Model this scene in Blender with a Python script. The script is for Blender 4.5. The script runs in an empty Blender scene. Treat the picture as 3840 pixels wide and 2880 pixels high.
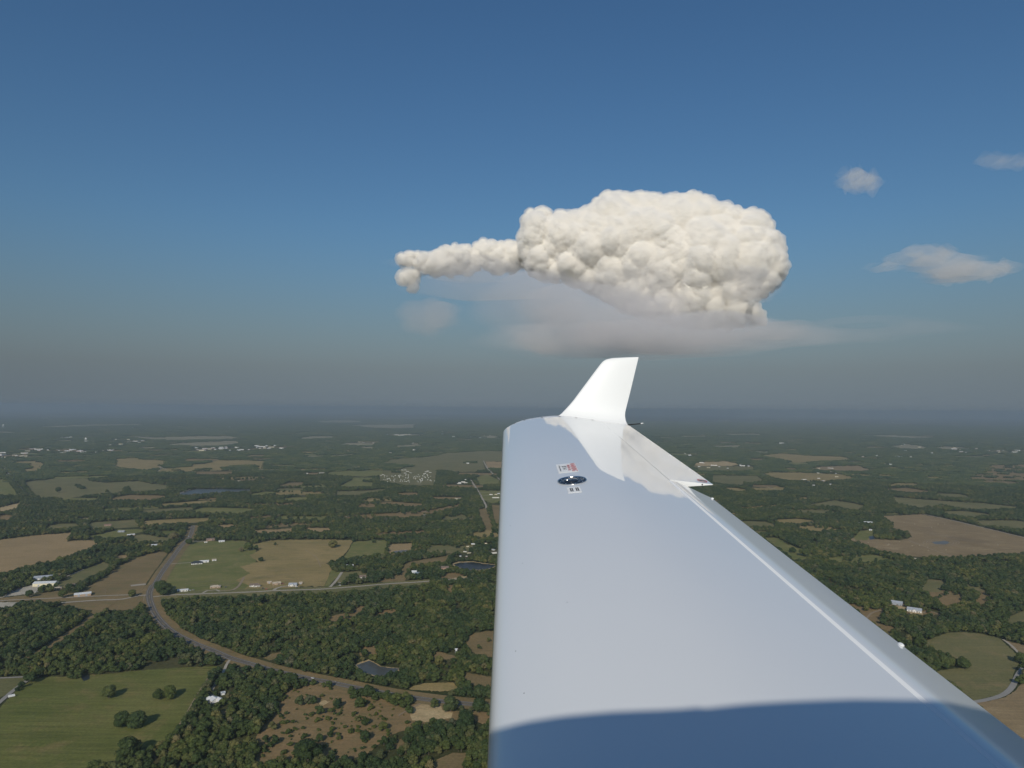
import bpy, bmesh, math, random
import numpy as np
from mathutils import Matrix, Vector, geometry

sc = bpy.context.scene
RAD = math.radians
# ------------------------------------------------------------------ camera
F = 2662.0                      # focal length in photograph pixels (3840 x 2880)
EYE_H = 380.0
cam = bpy.data.cameras.new('camera'); cam_ob = bpy.data.objects.new('camera', cam)
sc.collection.objects.link(cam_ob); sc.camera = cam_ob
cam.sensor_width = 36; cam.lens = 36 * F / 3840; cam.clip_start = 0.05; cam.clip_end = 200000
CAM = Matrix.Translation((0, 0, EYE_H)) @ Matrix.Rotation(RAD(92.0), 4, 'X') @ Matrix.Rotation(RAD(0.45), 4, 'Z')
cam_ob.matrix_world = CAM
# ------------------------------------------------------------------ sky and sun
SUN_AZ, SUN_EL = 9.0, 29.0      # sun stands behind the camera, a little to the left
w = bpy.data.worlds.new('World'); sc.world = w; w.use_nodes = True
wn = w.node_tree; bg = wn.nodes['Background']
sky = wn.nodes.new('ShaderNodeTexSky'); sky.sky_type = 'NISHITA'; sky.sun_disc = False
sky.sun_elevation = RAD(SUN_EL); sky.sun_rotation = RAD(180 + SUN_AZ)
sky.air_density = 1.5; sky.dust_density = 1.0; sky.ozone_density = 8.0; sky.altitude = 0
# smog: towards the horizon, all the way round, the sky loses its colour to a grey-blue murk
def wnode(t, **k):
    n = wn.nodes.new(t)
    for a_, v_ in k.items(): setattr(n, a_, v_)
    return n
wtc = wnode('ShaderNodeTexCoord'); wsp = wnode('ShaderNodeSeparateXYZ'); wn.links.new(wtc.outputs['Generated'], wsp.inputs[0])
wmr = wnode('ShaderNodeMapRange', interpolation_type='SMOOTHSTEP'); wn.links.new(wsp.outputs[2], wmr.inputs['Value'])
wmr.inputs['From Min'].default_value = -0.02; wmr.inputs['From Max'].default_value = 0.26; wmr.inputs['To Min'].default_value = 0.92; wmr.inputs['To Max'].default_value = 0.0
wmx_ = wnode('ShaderNodeMath', operation='MAXIMUM'); wn.links.new(wsp.outputs[2], wmx_.inputs[0]); wmx_.inputs[1].default_value = 0.055
wcb = wnode('ShaderNodeCombineXYZ'); wn.links.new(wsp.outputs[0], wcb.inputs[0]); wn.links.new(wsp.outputs[1], wcb.inputs[1]); wn.links.new(wmx_.outputs[0], wcb.inputs[2]); wn.links.new(wcb.outputs[0], sky.inputs['Vector'])
wbw = wnode('ShaderNodeRGBToBW'); wn.links.new(sky.outputs[0], wbw.inputs[0])
wtn = wnode('ShaderNodeMix', data_type='RGBA', blend_type='MULTIPLY'); wtn.inputs[0].default_value = 1; wn.links.new(wbw.outputs[0], wtn.inputs[6]); wtn.inputs[7].default_value = (0.475, 0.575, 0.69, 1)
wmx = wnode('ShaderNodeMix', data_type='RGBA'); wn.links.new(wmr.outputs[0], wmx.inputs[0]); wn.links.new(sky.outputs[0], wmx.inputs[6]); wn.links.new(wtn.outputs[2], wmx.inputs[7])
hs = wnode('ShaderNodeHueSaturation'); hs.inputs['Saturation'].default_value = 1.06
wn.links.new(wmx.outputs[2], hs.inputs['Color']); wn.links.new(hs.outputs[0], bg.inputs[0])
bg.inputs[1].default_value = 0.066
sun = bpy.data.lights.new('sun', 'SUN'); sun.energy = 3.1; sun.angle = RAD(0.53); sun.color = (1, 0.94, 0.83)
sun_ob = bpy.data.objects.new('sun', sun); sc.collection.objects.link(sun_ob)
_a, _e = RAD(SUN_AZ), RAD(SUN_EL)
SUN = Vector((-math.sin(_a) * math.cos(_e), -math.cos(_a) * math.cos(_e), math.sin(_e)))
sun_ob.rotation_euler = SUN.to_track_quat('Z', 'Y').to_euler(); sun_ob.location = (0, -50, 600)
vs = sc.view_settings
vs.view_transform = 'Standard'; vs.look = 'None'; vs.gamma = 1; vs.exposure = 0.0; vs.use_curve_mapping = False
cy = sc.cycles
cy.use_denoising = True; cy.max_bounces = 32; cy.diffuse_bounces = 3; cy.glossy_bounces = 3
cy.transmission_bounces = 3; cy.volume_bounces = 32; cy.transparent_max_bounces = 8
cy.caustics_reflective = False; cy.caustics_refractive = False
try:
    cy.denoiser = 'OPENIMAGEDENOISE'; cy.denoising_input_passes = 'RGB_ALBEDO_NORMAL'; cy.denoising_prefilter = 'ACCURATE'
except Exception:
    pass

# ------------------------------------------------------------------ helpers
COL = sc.collection
def tag(o, label=None, cat=None, group=None, kind=None):
    if label: o['label'] = label
    if cat: o['category'] = cat
    if group: o['group'] = group
    if kind: o['kind'] = kind
    return o
def link(o, parent=None):
    COL.objects.link(o)
    if parent is not None: o.parent = parent
    return o
def empty(name, loc=(0, 0, 0), rz=0.0):
    o = bpy.data.objects.new(name, None); COL.objects.link(o)
    o.location = loc; o.rotation_euler = (0, 0, rz); o.empty_display_size = 1
    return o
def mesh(name, verts, faces, mat=None, smooth=False):
    me = bpy.data.meshes.new(name)
    me.from_pydata([tuple(map(float, v)) for v in verts], [], [tuple(map(int, f)) for f in faces])
    if mat is not None: me.materials.append(mat)
    if smooth: me.shade_smooth()
    me.update()
    return me
def ob(name, me, parent=None, loc=None, rot=None, scale=None):
    o = bpy.data.objects.new(name, me); link(o, parent)
    if loc is not None: o.location = loc
    if rot is not None: o.rotation_euler = rot
    if scale is not None: o.scale = scale
    return o
class MB:
    """collects simple solids into one mesh"""
    def __init__(self): self.v = []; self.f = []
    def add(self, vs_, fs_):
        n = len(self.v); self.v += [tuple(p) for p in vs_]; self.f += [tuple(i + n for i in f) for f in fs_]; return self
    def box(self, x0, x1, y0, y1, z0, z1):
        return self.add([(x0,y0,z0),(x1,y0,z0),(x1,y1,z0),(x0,y1,z0),(x0,y0,z1),(x1,y0,z1),(x1,y1,z1),(x0,y1,z1)],
                        [(0,3,2,1),(4,5,6,7),(0,1,5,4),(1,2,6,5),(2,3,7,6),(3,0,4,7)])
    def tube(self, a, b, r0, r1=None, n=8):
        r1 = r0 if r1 is None else r1
        a, b = Vector(a), Vector(b); d = (b - a).normalized()
        u = d.orthogonal().normalized(); w_ = d.cross(u)
        vs_ = []
        for c, r in ((a, r0), (b, r1)):
            for k in range(n):
                t = 2 * math.pi * k / n; vs_.append(c + (u * math.cos(t) + w_ * math.sin(t)) * r)
        fs_ = [(k, (k + 1) % n, n + (k + 1) % n, n + k) for k in range(n)] + [tuple(range(n))[::-1], tuple(range(n, 2 * n))]
        return self.add(vs_, fs_)
    def lathe(self, prof, n=16, c=(0, 0, 0), caps=True):
        m = len(prof); vs_ = []
        for k in range(n):
            t = 2 * math.pi * k / n
            vs_ += [(c[0] + r * math.cos(t), c[1] + r * math.sin(t), c[2] + z) for r, z in prof]
        fs_ = []
        for k in range(n):
            k2 = (k + 1) % n
            for j in range(m - 1): fs_.append((k * m + j, k2 * m + j, k2 * m + j + 1, k * m + j + 1))
        if caps: fs_.append(tuple(k * m for k in range(n))[::-1]); fs_.append(tuple(k * m + m - 1 for k in range(n)))
        return self.add(vs_, fs_)
    def me(self, name, mat, smooth=False): return mesh(name, self.v, self.f, mat, smooth)
    def build(self, name, mat, parent=None, smooth=False, **k): return ob(name, self.me(name, mat, smooth), parent, **k)

# ------------------------------------------------------------------ materials
def nodes(name):
    m = bpy.data.materials.new(name); m.use_nodes = True
    return m, m.node_tree, m.node_tree.nodes['Principled BSDF']
def plain(name, c, rough=0.7, metal=0.0, spec=0.4):
    m, nt, b = nodes(name)
    b.inputs['Base Color'].default_value = (*c, 1); b.inputs['Roughness'].default_value = rough
    b.inputs['Metallic'].default_value = metal; b.inputs['Specular IOR Level'].default_value = spec
    return m
def noise(nt, vec, scale, detail=4, rough=0.6, lo=0.35, hi=0.65):
    n = nt.nodes.new('ShaderNodeTexNoise'); n.inputs['Scale'].default_value = scale
    n.inputs['Detail'].default_value = detail; n.inputs['Roughness'].default_value = rough
    nt.links.new(vec, n.inputs['Vector'])
    r = nt.nodes.new('ShaderNodeMapRange'); r.inputs['From Min'].default_value = lo; r.inputs['From Max'].default_value = hi
    nt.links.new(n.outputs[0], r.inputs['Value'])
    return r.outputs[0]
def mix(nt, f, a, b, mode='MIX'):
    n = nt.nodes.new('ShaderNodeMix'); n.data_type = 'RGBA'; n.blend_type = mode
    for s, v in ((n.inputs[0], f), (n.inputs[6], a), (n.inputs[7], b)):
        if hasattr(v, 'links'): nt.links.new(v, s)
        elif isinstance(v, (int, float)): s.default_value = v
        else: s.default_value = (*v, 1)
    return n.outputs[2]
def position(nt, scale=None, rot=0.0):
    g = nt.nodes.new('ShaderNodeNewGeometry'); out = g.outputs['Position']
    if scale is not None or rot:
        mp = nt.nodes.new('ShaderNodeMapping'); mp.inputs['Scale'].default_value = scale or (1, 1, 1)
        mp.inputs['Rotation'].default_value = (0, 0, rot); nt.links.new(out, mp.inputs['Vector']); out = mp.outputs[0]
    return out
def field_mat(name, a, b, c, rot=0.3, big=1/90., rows=0.35):
    """pasture: broad patches a/b, dry or bare spots c, fine grain, mowing streaks along rot"""
    m, nt, bs = nodes(name); p = position(nt)
    col = mix(nt, noise(nt, p, big, 5, 0.6), a, b)
    col = mix(nt, noise(nt, p, big * 2.7, 6, 0.7, 0.52, 0.72), col, c)
    st = position(nt, (1 / 70., 1 / 5., 1), rot)
    s = noise(nt, st, 1.0, 4, 0.7, 0.3, 0.7)
    dark = mix(nt, s, (0.62, 0.62, 0.60), (1.25, 1.22, 1.18))
    col = mix(nt, rows, col, mix(nt, 1.0, col, dark, 'MULTIPLY'))
    g = noise(nt, p, 1 / 3.5, 3, 0.7, 0.25, 0.75)
    col = mix(nt, 1.0, col, mix(nt, g, (0.72, 0.74, 0.70), (1.22, 1.2, 1.15)), 'MULTIPLY')
    nt.links.new(col, bs.inputs['Base Color']); bs.inputs['Roughness'].default_value = 0.95
    bs.inputs['Specular IOR Level'].default_value = 0.1
    return m
MAT = {}
MAT['green'] = field_mat('green_pasture', (0.130, 0.148, 0.040), (0.185, 0.184, 0.060), (0.235, 0.19, 0.078), 0.5, 1/110., 0.7)
MAT['lawn'] = field_mat('lawn_green', (0.150, 0.168, 0.052), (0.225, 0.212, 0.080), (0.29, 0.23, 0.115), 0.25, 1/70., 0.4)
MAT['olive'] = field_mat('olive_pasture', (0.151, 0.151, 0.065), (0.213, 0.190, 0.087), (0.280, 0.213, 0.112), 0.2, 1/120., 0.4)
MAT['tan'] = field_mat('tan_stubble', (0.336, 0.241, 0.129), (0.414, 0.291, 0.157), (0.302, 0.224, 0.106), 0.15, 1/160., 0.35)
MAT['gold'] = field_mat('dry_gold_grass', (0.29, 0.228, 0.098), (0.37, 0.275, 0.128), (0.205, 0.19, 0.075), 0.2, 1/140., 0.65)
MAT['brown'] = field_mat('brown_pasture', (0.213, 0.162, 0.081), (0.274, 0.196, 0.101), (0.179, 0.162, 0.069), 0.2, 1/90., 0.4)
MAT['plough'] = field_mat('mown_brown_hayfield', (0.335, 0.245, 0.140), (0.255, 0.185, 0.105), (0.40, 0.30, 0.18), 0.12, 1/140., 0.55)
MAT['scrub'] = field_mat('scrub_grass', (0.295, 0.200, 0.104), (0.24, 0.172, 0.085), (0.185, 0.158, 0.07), 0.4, 1/45., 0.35)
MAT['sand'] = field_mat('bare_sandy_soil', (0.560, 0.426, 0.246), (0.448, 0.325, 0.179), (0.246, 0.213, 0.112), 0.1, 1/35., 0.3)
MAT['gravel'] = field_mat('pale_gravel', (0.515, 0.470, 0.392), (0.448, 0.403, 0.336), (0.381, 0.336, 0.269), 0.0, 1/40., 0.2)
MAT['far'] = field_mat('distant_dry_field', (0.336, 0.291, 0.190), (0.258, 0.235, 0.134), (0.403, 0.325, 0.213), 0.1, 1/400., 0.2)

def paint(name, c):
    m, nt, b = nodes(name)
    b.inputs['Base Color'].default_value = (*c, 1); b.inputs['Roughness'].default_value = 0.45
    b.inputs['Coat Weight'].default_value = 1.0; b.inputs['Coat Roughness'].default_value = 0.02; b.inputs['Coat IOR'].default_value = 1.5
    g = nt.nodes.new('ShaderNodeTexCoord')
    n = nt.nodes.new('ShaderNodeTexNoise'); n.inputs['Scale'].default_value = 3.0; n.inputs['Detail'].default_value = 2
    nt.links.new(g.outputs['Object'], n.inputs['Vector'])
    bp = nt.nodes.new('ShaderNodeBump'); bp.inputs['Strength'].default_value = 0.25; bp.inputs['Distance'].default_value = 0.0012
    nt.links.new(n.outputs[0], bp.inputs['Height']); nt.links.new(bp.outputs[0], b.inputs['Coat Normal'])
    return m
M_WHITE = paint('white_aircraft_paint', (0.82, 0.825, 0.81))
M_CHROME = plain('polished_filler_metal', (0.022, 0.03, 0.045), 0.22, 0.0)
M_CHROMEB = plain('bright_rim_metal', (0.85, 0.85, 0.83), 0.18, 1.0)
M_BLACK = plain('black_rubber', (0.012, 0.012, 0.013), 0.6)
M_DECAL = plain('white_decal', (0.82, 0.83, 0.82), 0.5)
M_RED = plain('red_print', (0.55, 0.03, 0.04), 0.5)
M_INK = plain('black_print', (0.02, 0.02, 0.025), 0.5)
M_SCREW = plain('steel_screw', (0.75, 0.75, 0.72), 0.3, 1.0)

# ------------------------------------------------------------------ the airplane (local frame: x aft, y outboard, z up)
AIR = empty('airplane'); AIR.matrix_world = CAM @ Matrix.Rotation(RAD(-90), 4, 'X')
tag(AIR, 'white airplane wing with upturned winglet stretching out to the horizon', 'airplane')
DX, DZ = -17 / F, 165 / F       # direction of the span, per metre outboard
APEX = 31.0                     # the wing tapers: its edges would meet this far outboard
K6 = 1 - 6.2 / APEX
def W(A, B, Y):                 # A, B: section at the tip, Y: station
    y = 1 / (K6 / Y + 1 / APEX); k = (1 - y / APEX) / K6
    return (DX * y + A * k, y, DZ * y - B * k)
def px_pt(px, py, Y): return ((px - 1920) / F * Y, Y, (1440 - py) / F * Y)
def spline(pts, n):
    P = np.array(pts, float); d = np.r_[0, np.cumsum(np.hypot(*np.diff(P, axis=0).T))]
    out = []
    t = np.linspace(0, d[-1], n)
    for k in range(2):
        y = P[:, k]; N = len(y); h = np.diff(d)
        A_ = np.zeros((N, N)); r = np.zeros(N); A_[0, 0] = A_[-1, -1] = 1
        for i in range(1, N - 1):
            A_[i, i-1] = h[i-1]; A_[i, i] = 2 * (h[i-1] + h[i]); A_[i, i+1] = h[i]
            r[i] = 3 * ((y[i+1] - y[i]) / h[i] - (y[i] - y[i-1]) / h[i-1])
        c = np.linalg.solve(A_, r)
        i = np.clip(np.searchsorted(d, t) - 1, 0, N - 2); u = t - d[i]
        b = (y[i+1] - y[i]) / h[i] - h[i] * (2 * c[i] + c[i+1]) / 3; dd = (c[i+1] - c[i]) / (3 * h[i])
        out.append(y[i] + b * u + c[i] * u**2 + dd * u**3)
    return np.array(out).T
def rake(A): return 0.0     # the tip seam runs back at an angle
def scl(A, B):
    k = 1 - rake(A) / 6.2; return (A * k, B * k)
UP = [scl(*p) for p in ((-.040, .835), (-.034, .800), (-.004, .768), (.040, .744), (.093, .721), (.205, .694), (.326, .679), (.456, .6735), (.599, .6835), (.745, .7025), (.829, .715))]
HA, HB = UP[-1]
UPPER = spline(UP, 90)
LOWER = spline([(HA, HB + .052), (.60, .835), (.35, .885), (.15, .905), (.02, .89), (-.03, .862), (-.040, .835)], 50)
def up_at(A):
    return float(np.interp(A, UPPER[6:, 0], UPPER[6:, 1]))
def loft(name, sections, mat, parent, smooth=True, closed=True, caps=True, sharp=40):
    n = len(sections[0]); V = [p for s in sections for p in s]; Fc = []
    for i in range(len(sections) - 1):
        for j in range(n if closed else n - 1):
            j2 = (j + 1) % n
            Fc.append((i*n+j, i*n+j2, (i+1)*n+j2, (i+1)*n+j))
    if caps and closed:
        Fc.append(tuple(range(n))); Fc.append(tuple(range((len(sections)-1)*n, len(sections)*n))[::-1])
    me = mesh(name, V, Fc, mat, smooth)
    bm = bmesh.new(); bm.from_mesh(me); bmesh.ops.recalc_face_normals(bm, faces=bm.faces)
    for e in bm.edges:
        if len(e.link_faces) == 2 and e.calc_face_angle(0) > RAD(sharp): e.smooth = False
    bm.to_mesh(me); bm.free()
    return ob(name, me, parent)
TIP = 6.2
TE = scl(1.055, .7412)
def seam(A): return TIP
wing_prof = [tuple(p) for p in UPPER] + [(HA + .001, HB + .0008), (HA + .0012, HB + .050)] + [tuple(p) for p in LOWER[:-1]]
def prism(prof, y0, y1, n):
    return [[W(a, b, y0 + (t * (y1(a) - y0) if callable(y1) else t * (y1 - y0))) for a, b in prof] for t in np.linspace(0, 1, n)]
wing = loft('wing', prism(wing_prof, .40, seam, 24), M_WHITE, AIR)
# aileron with its bright inboard end
h0 = HA + .0025
h0 = HA - .003
ail = [(h0 - .0006, HB + .0045), (h0, HB + .0010)] + [(h0 + t * (TE[0] - h0), HB + .0009 + t * (TE[1] - HB - .0009)) for t in np.linspace(.02, 1, 14)] + \
      [(TE[0], TE[1] + .003), ((TE[0] + h0) / 2, TE[1] + .0105), (h0 + .005, HB + .047), (h0 - .0006, HB + .043)]
k_end = 1 - rake(.86) / 6.2
aileron = loft('aileron', prism(ail, 3.645 * k_end, lambda a: seam(a) - .004, 12), M_WHITE, AIR)
# flap, drooped
th0, th = 6.0, 23.2
flp = []
a_, b_ = HA - .002, HB + .0006
for k in range(9):                       # rounded knuckle
    flp.append((a_, b_)); ang = RAD(th0 + (th - th0) * k / 8); a_ += .006 * math.cos(ang); b_ += .006 * math.sin(ang)
L0 = (a_, b_); FT = scl(1.0385, .8036); th = math.degrees(math.atan2(FT[1] - b_, FT[0] - a_))
flp += [(a_ + t * (FT[0] - a_), b_ + t * (FT[1] - b_)) for t in np.linspace(0.05, 1, 14)]
fe = flp[-1]
flp += [(fe[0], fe[1] + .004), (fe[0] - .11, fe[1] - .003), (HA + .02, HB + .071), (HA + .003, HB + .055)]
flap = loft('flap', prism(flp, .40, 3.612 * k_end, 14), M_WHITE, AIR)
M_GLINT = plain('matte_white_glint', (0.92, 0.92, 0.90), 0.9, spec=0.1)  # whiter matte strip: the highlight along the flap crease put into colour
glint_prof = [(HA - .013, HB - .0016), (HA - .0125, HB - .0024), (HA + .001, HB - .0010), (HA + .0025, HB + .0010), (HA - .006, HB + .0010)]
loft('crease_glint', prism(glint_prof, .41, 3.60 * k_end, 20), M_GLINT, AIR)
# tip fairing: rounded cap beyond the seam
full = [tuple(p) for p in UPPER] + [((HA + TE[0]) / 2, (HB + TE[1]) / 2), TE, (TE[0], TE[1] + .003), ((HA + TE[0]) / 2, TE[1] + .012), (HA, HB + .052)] + [tuple(p) for p in LOWER[1:-1]]
FA = np.array(full); cen = np.array((.5, .755))
secs = []
for y, s, dz in ((6.2035, 1.0, 0), (6.235, .997, -.003), (6.27, .985, -.006), (6.30, .955, -.006), (6.325, .90, -.003), (6.34, .80, 0), (6.346, .6, 0)):
    S_ = cen + (FA - cen) * s; S_[:, 1] += dz * np.exp(-((FA[:, 0] - .5) / .28) ** 2) * (FA[:, 1] < .76)
    secs.append([W(a, b, y - TIP + seam(f_[0])) for (a, b), f_ in zip(S_, FA)])
loft('wing_tip', secs, M_WHITE, AIR)
# winglet: sections from the blend at the tip up to the raked top
WL = [((2076, 1567.5), (2357, 1595), 6.215, .000), ((2092, 1561), (2351, 1588), 6.245, .004), ((2106, 1550.5), (2346, 1576), 6.275, .010),
      ((2121, 1535), (2343.5, 1560), 6.305, .016), ((2135, 1519), (2344.5, 1545), 6.32, .020), ((2151, 1500), (2350, 1522), 6.335, .024), ((2175, 1467.5), (2360, 1483), 6.352, .024),
      ((2200, 1434), (2370, 1442), 6.37, .022), ((2226, 1399), (2379.5, 1402), 6.388, .020), ((2251, 1366), (2387.5, 1369), 6.405, .018),
      ((2260, 1356), (2390.5, 1357), 6.411, .015), ((2270, 1349), (2392.5, 1348), 6.415, .012), ((2291, 1343.5), (2394, 1342), 6.418, .008), ((2330, 1341), (2395, 1339), 6.419, .003)]
KEYS = np.linspace(0, 1, len(WL))
def wl_sec(le, te, Y, th_):
    a, b = Vector(px_pt(*le, Y - rake(.46))), Vector(px_pt(*te, Y - rake(.98)))
    pts = []
    xs = [(1 - math.cos(math.pi * k / 16)) / 2 for k in range(17)]
    thick = lambda x: th_ * 2.6 * (math.sqrt(max(x, 0)) * (1 - x) * .95 + .02 * x)
    for x in xs: pts.append(a.lerp(b, x) + Vector((0, -thick(x), thick(x) * .25)))
    for x in xs[::-1][1:-1]: pts.append(a.lerp(b, x) + Vector((0, thick(x) * .6 + .003, 0)))
    return [tuple(p) for p in pts]
winglet = loft('winglet', [wl_sec(*k) for k in WL], M_WHITE, AIR, sharp=70)
# seam screws, static wick, dischargers
def frame_at(A, Y, r=.004, B=None):
    fb = up_at if B is None else (lambda q: B + .115 * (q - A))
    o = Vector(W(A, fb(A), Y)); tx = (Vector(W(A + .01, fb(A + .01), Y)) - Vector(W(A - .01, fb(A - .01), Y))).normalized()
    ty = (Vector(W(A, fb(A), Y + .02)) - Vector(W(A, fb(A), Y - .02))).normalized(); n = tx.cross(ty).normalized(); ty = n.cross(tx)
    M_ = Matrix((tx, ty, n)).transposed().to_4x4(); M_.translation = o + n * r
    return M_
def disc(r, n=14, h=.0012): return MB().lathe([(r * .3, 0), (r, 0), (r, h * .6), (r * .8, h), (r * .25, h)], n)
me_scr = disc(.0075).me('screw', M_BLACK)
for px in (1929, 1967, 2033, 2100, 2161, 2223):
    A = (px - 1903) * 6.2 / F; A = scl(A, 1)[0]
    s_ = ob('screw', me_scr, AIR); s_.matrix_local = frame_at(A, 6.222 - rake(A), .0025)
wk = MB().tube(px_pt(2354, 1593.5, 6.19), px_pt(2403, 1588.5, 6.22), .0048, .004).build('static_wick', M_BLACK, AIR)
MB().tube(px_pt(2402.5, 1588.6, 6.22), px_pt(2412, 1587.3, 6.222), .0055, .004).build('wick_tip', M_DECAL, wk)
me_dis = MB().lathe([(.001, -.004), (.006, -.004), (.0062, .000), (.004, .003), (.001, .004)], 12).me('discharger_base', M_DECAL, True)
fl_slope = math.tan(RAD(th))
for t, Y in ((.97, 3.58), (.955, 1.86)):
    o = ob('discharger_base', me_dis, AIR); A = L0[0] + t * (FT[0] - L0[0]); B = L0[1] + t * (FT[1] - L0[1]); Y *= k_end
    o.matrix_local = Matrix.Translation(W(A, B - .003, Y)) @ Matrix.Diagonal((1.2, 2.2, 1, 1))
o = ob('discharger_base', me_dis, AIR); o.matrix_local = Matrix.Translation(W(TE[0] - .012, TE[1] - .003, 4.55)) @ Matrix.Diagonal((1, 2.2, 1, 1))
me_hole = disc(.0042, 10).me('end_bolt', M_BLACK)
o = ob('end_bolt', me_hole, AIR); o.matrix_local = Matrix.Translation(W(TE[0] - .055, TE[1] + .001, 3.6445 * k_end)) @ Matrix.Rotation(RAD(90), 4, 'X')
# fuel filler with cap
fc = frame_at(.312, 3.43, .0015)
fil = MB().lathe([(.002, .0005), (.05, .0005), (.0735, .0)], 40).build('fuel_filler', M_CHROME, AIR, True); fil.matrix_local = fc @ Matrix.Diagonal((1.0, 1.18, 1.1, 1))
MB().lathe([(.0735, -.001), (.0785, -.001), (.078, .0028), (.0735, .0015), (.0735, -.001)], 40, caps=False).build('rim', M_CHROMEB, fil, True)
MB().lathe([(.002, .0065), (.028, .006), (.036, .0035), (.038, .0005)], 32).build('cap', M_CHROME, fil, True, loc=(-.004, 0, 0))
lv = MB().lathe([(.001, .003), (.011, .002), (.013, -.001)], 14).build('cap_lever', M_CHROMEB, fil, True, loc=(-.024, 0, .0065)); lv.scale = (1.5, .7, 1)
me_fs = MB().lathe([(.0008, .0018), (.003, .0014), (.0036, 0)], 8).me('flange_screw', M_SCREW)
for k in range(8):
    t = 2 * math.pi * (k + .2) / 8; ob('flange_screw', me_fs, fil, loc=(.064 * math.cos(t), .064 * math.sin(t), .0004))
# placards
def text_mesh(s, size, mat, bold=0.0):
    c = bpy.data.curves.new('txt', 'FONT'); c.body = s; c.size = size; c.align_x = 'CENTER'; c.align_y = 'CENTER'; c.offset = bold; c.resolution_u = 3
    t = bpy.data.objects.new('txt', c); COL.objects.link(t)
    bpy.context.view_layer.update()
    me = bpy.data.meshes.new_from_object(t.evaluated_get(bpy.context.evaluated_depsgraph_get()))
    bpy.data.objects.remove(t); bpy.data.curves.remove(c)
    me.materials.clear(); me.materials.append(mat)
    return me
def placard(A, Y, wx, wy, label):
    p = MB().box(-wx/2, wx/2, -wy/2, wy/2, -.0006, .0006).build('placard', M_DECAL, AIR)
    p.matrix_local = frame_at(A, Y, .0012); p['label'] = label
    return p
p1 = placard(.316, 3.77, .112, .228, 'white fuel warning placard beyond the filler')
for s, size, x, mat, bold in (('WARNING', .045, .036, M_RED, .0006), ('APPROVED FUEL', .0215, .010, M_RED, .0003), ('JET A-1', .034, -.015, M_INK, .0006), ('For fuel grades see flight manual', .0118, -.040, M_INK, .0002)):
    t = ob('lettering', text_mesh(s, size, mat, bold), p1, loc=(x, 0, .0012), rot=(0, 0, RAD(-90)))
p2 = placard(.303, 3.225, .066, .112, 'small white capacity placard below the filler')
rnd = random.Random(4)
for x in (.021, .012, -.008, -.017):
    m_ = MB(); y = .036
    while y > -.034:
        l = rnd.uniform(.003, .008); m_.box(x - .0032, x + .0032, y - l, y, 0, .0003); y -= l + .0022
    m_.build('lettering', M_INK, p2, loc=(0, 0, .0008))
# no-step mark on the aileron
ns = empty('step_mark'); ns.parent = AIR; ns.matrix_local = frame_at(TE[0] - .036, 3.715 * k_end, .0012, B=TE[1] - .004)
V = []; n = 32
for r in (1, .80):
    V += [(.027 * r * math.cos(2*math.pi*k/n), .040 * r * math.sin(2*math.pi*k/n), 0) for k in range(n)]
ob('no_step_symbol', mesh('ring', V, [(k, (k+1) % n, n + (k+1) % n, n + k) for k in range(n)], M_RED), ns)
ob('shoe', mesh('shoe', [(-.019,.004,.0003),(-.012,-.010,.0003),(-.002,-.006,.0003),(.008,-.012,.0003),(.020,-.006,.0003),(.021,.006,.0003),(.006,.008,.0003),(-.004,.011,.0003),(-.014,.012,.0003)], [tuple(range(9))], M_INK), ns)
# a few dead insects on the leading edge
me_bug = MB().lathe([(.0004, .0004), (.0011, .0003), (.0014, 0)], 6).me('insect_speck', M_INK)
for A, Y in ((.02, 1.72), (.035, 1.50), (.012, 2.9), (.05, 2.35), (.16, 1.9), (.01, 4.1)):
    o = ob('insect_speck', me_bug, AIR); o.matrix_local = frame_at(A, Y, .0002) @ Matrix.Diagonal((1, 1.8, 1, 1))
# fuselage: hull below the cabin sill, and an unseen roof-like block added to cast the wing-root shadow
S_L = AIR.matrix_world.to_3x3().inverted() @ SUN
def wing_hit(px, py):
    prof = [tuple(p) for p in UPPER] + flp[1:23]
    q = [a / b for a, b in prof]; r = (px - 1903) / (py - 1275)
    A = float(np.interp(r, q, [p[0] for p in prof])); B = float(np.interp(r, q, [p[1] for p in prof]))
    return Vector(W(A, B, B * F / (py - 1275)))
RIDGE_Y = -0.6
ridge = []
for p in ((1835, 2748), (1900, 2726), (1980, 2706), (2100, 2687), (2300, 2669), (2480, 2662), (2560, 2658), (2622, 2652), (2640, 2657), (2800, 2640), (3000, 2629), (3200, 2622), (3450, 2625), (3560, 2634), (3680, 2660)):
    h = wing_hit(*p); t = (RIDGE_Y - h.y) / S_L.y; q = h + S_L * t; ridge.append((q.x, q.z))
x0, z0 = ridge[0]; x1, z1 = ridge[-1]
ridge = [(x0 - .9, z0 - .62), (x0 - .5, z0 - .36), (x0 - .2, z0 - .11)] + ridge + [(x1 + .25, z1 - .07), (x1 + .7, z1 - .22), (x1 + 1.3, z1 - .42)]
rs = []
for x, z in ridge:
    rs.append([(x, y, zz) for y, zz in ((-.50, -.75), (-.52, z - .25), (-.56, z - .07), (RIDGE_Y, z), (-.75, z - .01), (-.95, z - .05), (-1.15, z - .16), (-1.3, z - .36), (-1.32, -.75))])
loft('roof_shadow_caster', rs, M_WHITE, AIR)
hull = []
for x, sy, sz in ((-3.0, .35, .3), (-2.2, .75, .7), (-1.2, .98, .95), (0, 1, 1), (1.2, .96, .98), (2.4, .7, .85), (4.2, .32, .5)):
    pts = []
    for k in range(24):
        t = 2 * math.pi * k / 24
        c_, s_ = math.cos(t), math.sin(t)
        yy = -.45 + .87 * sy * math.copysign(abs(c_) ** .6, c_); zz = -.98 + (.42 if s_ > 0 else .55) * sz * math.copysign(abs(s_) ** .6, s_)
        pts.append((x, yy, zz))
    hull.append(pts)
loft('fuselage', hull, M_WHITE, AIR)

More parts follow.
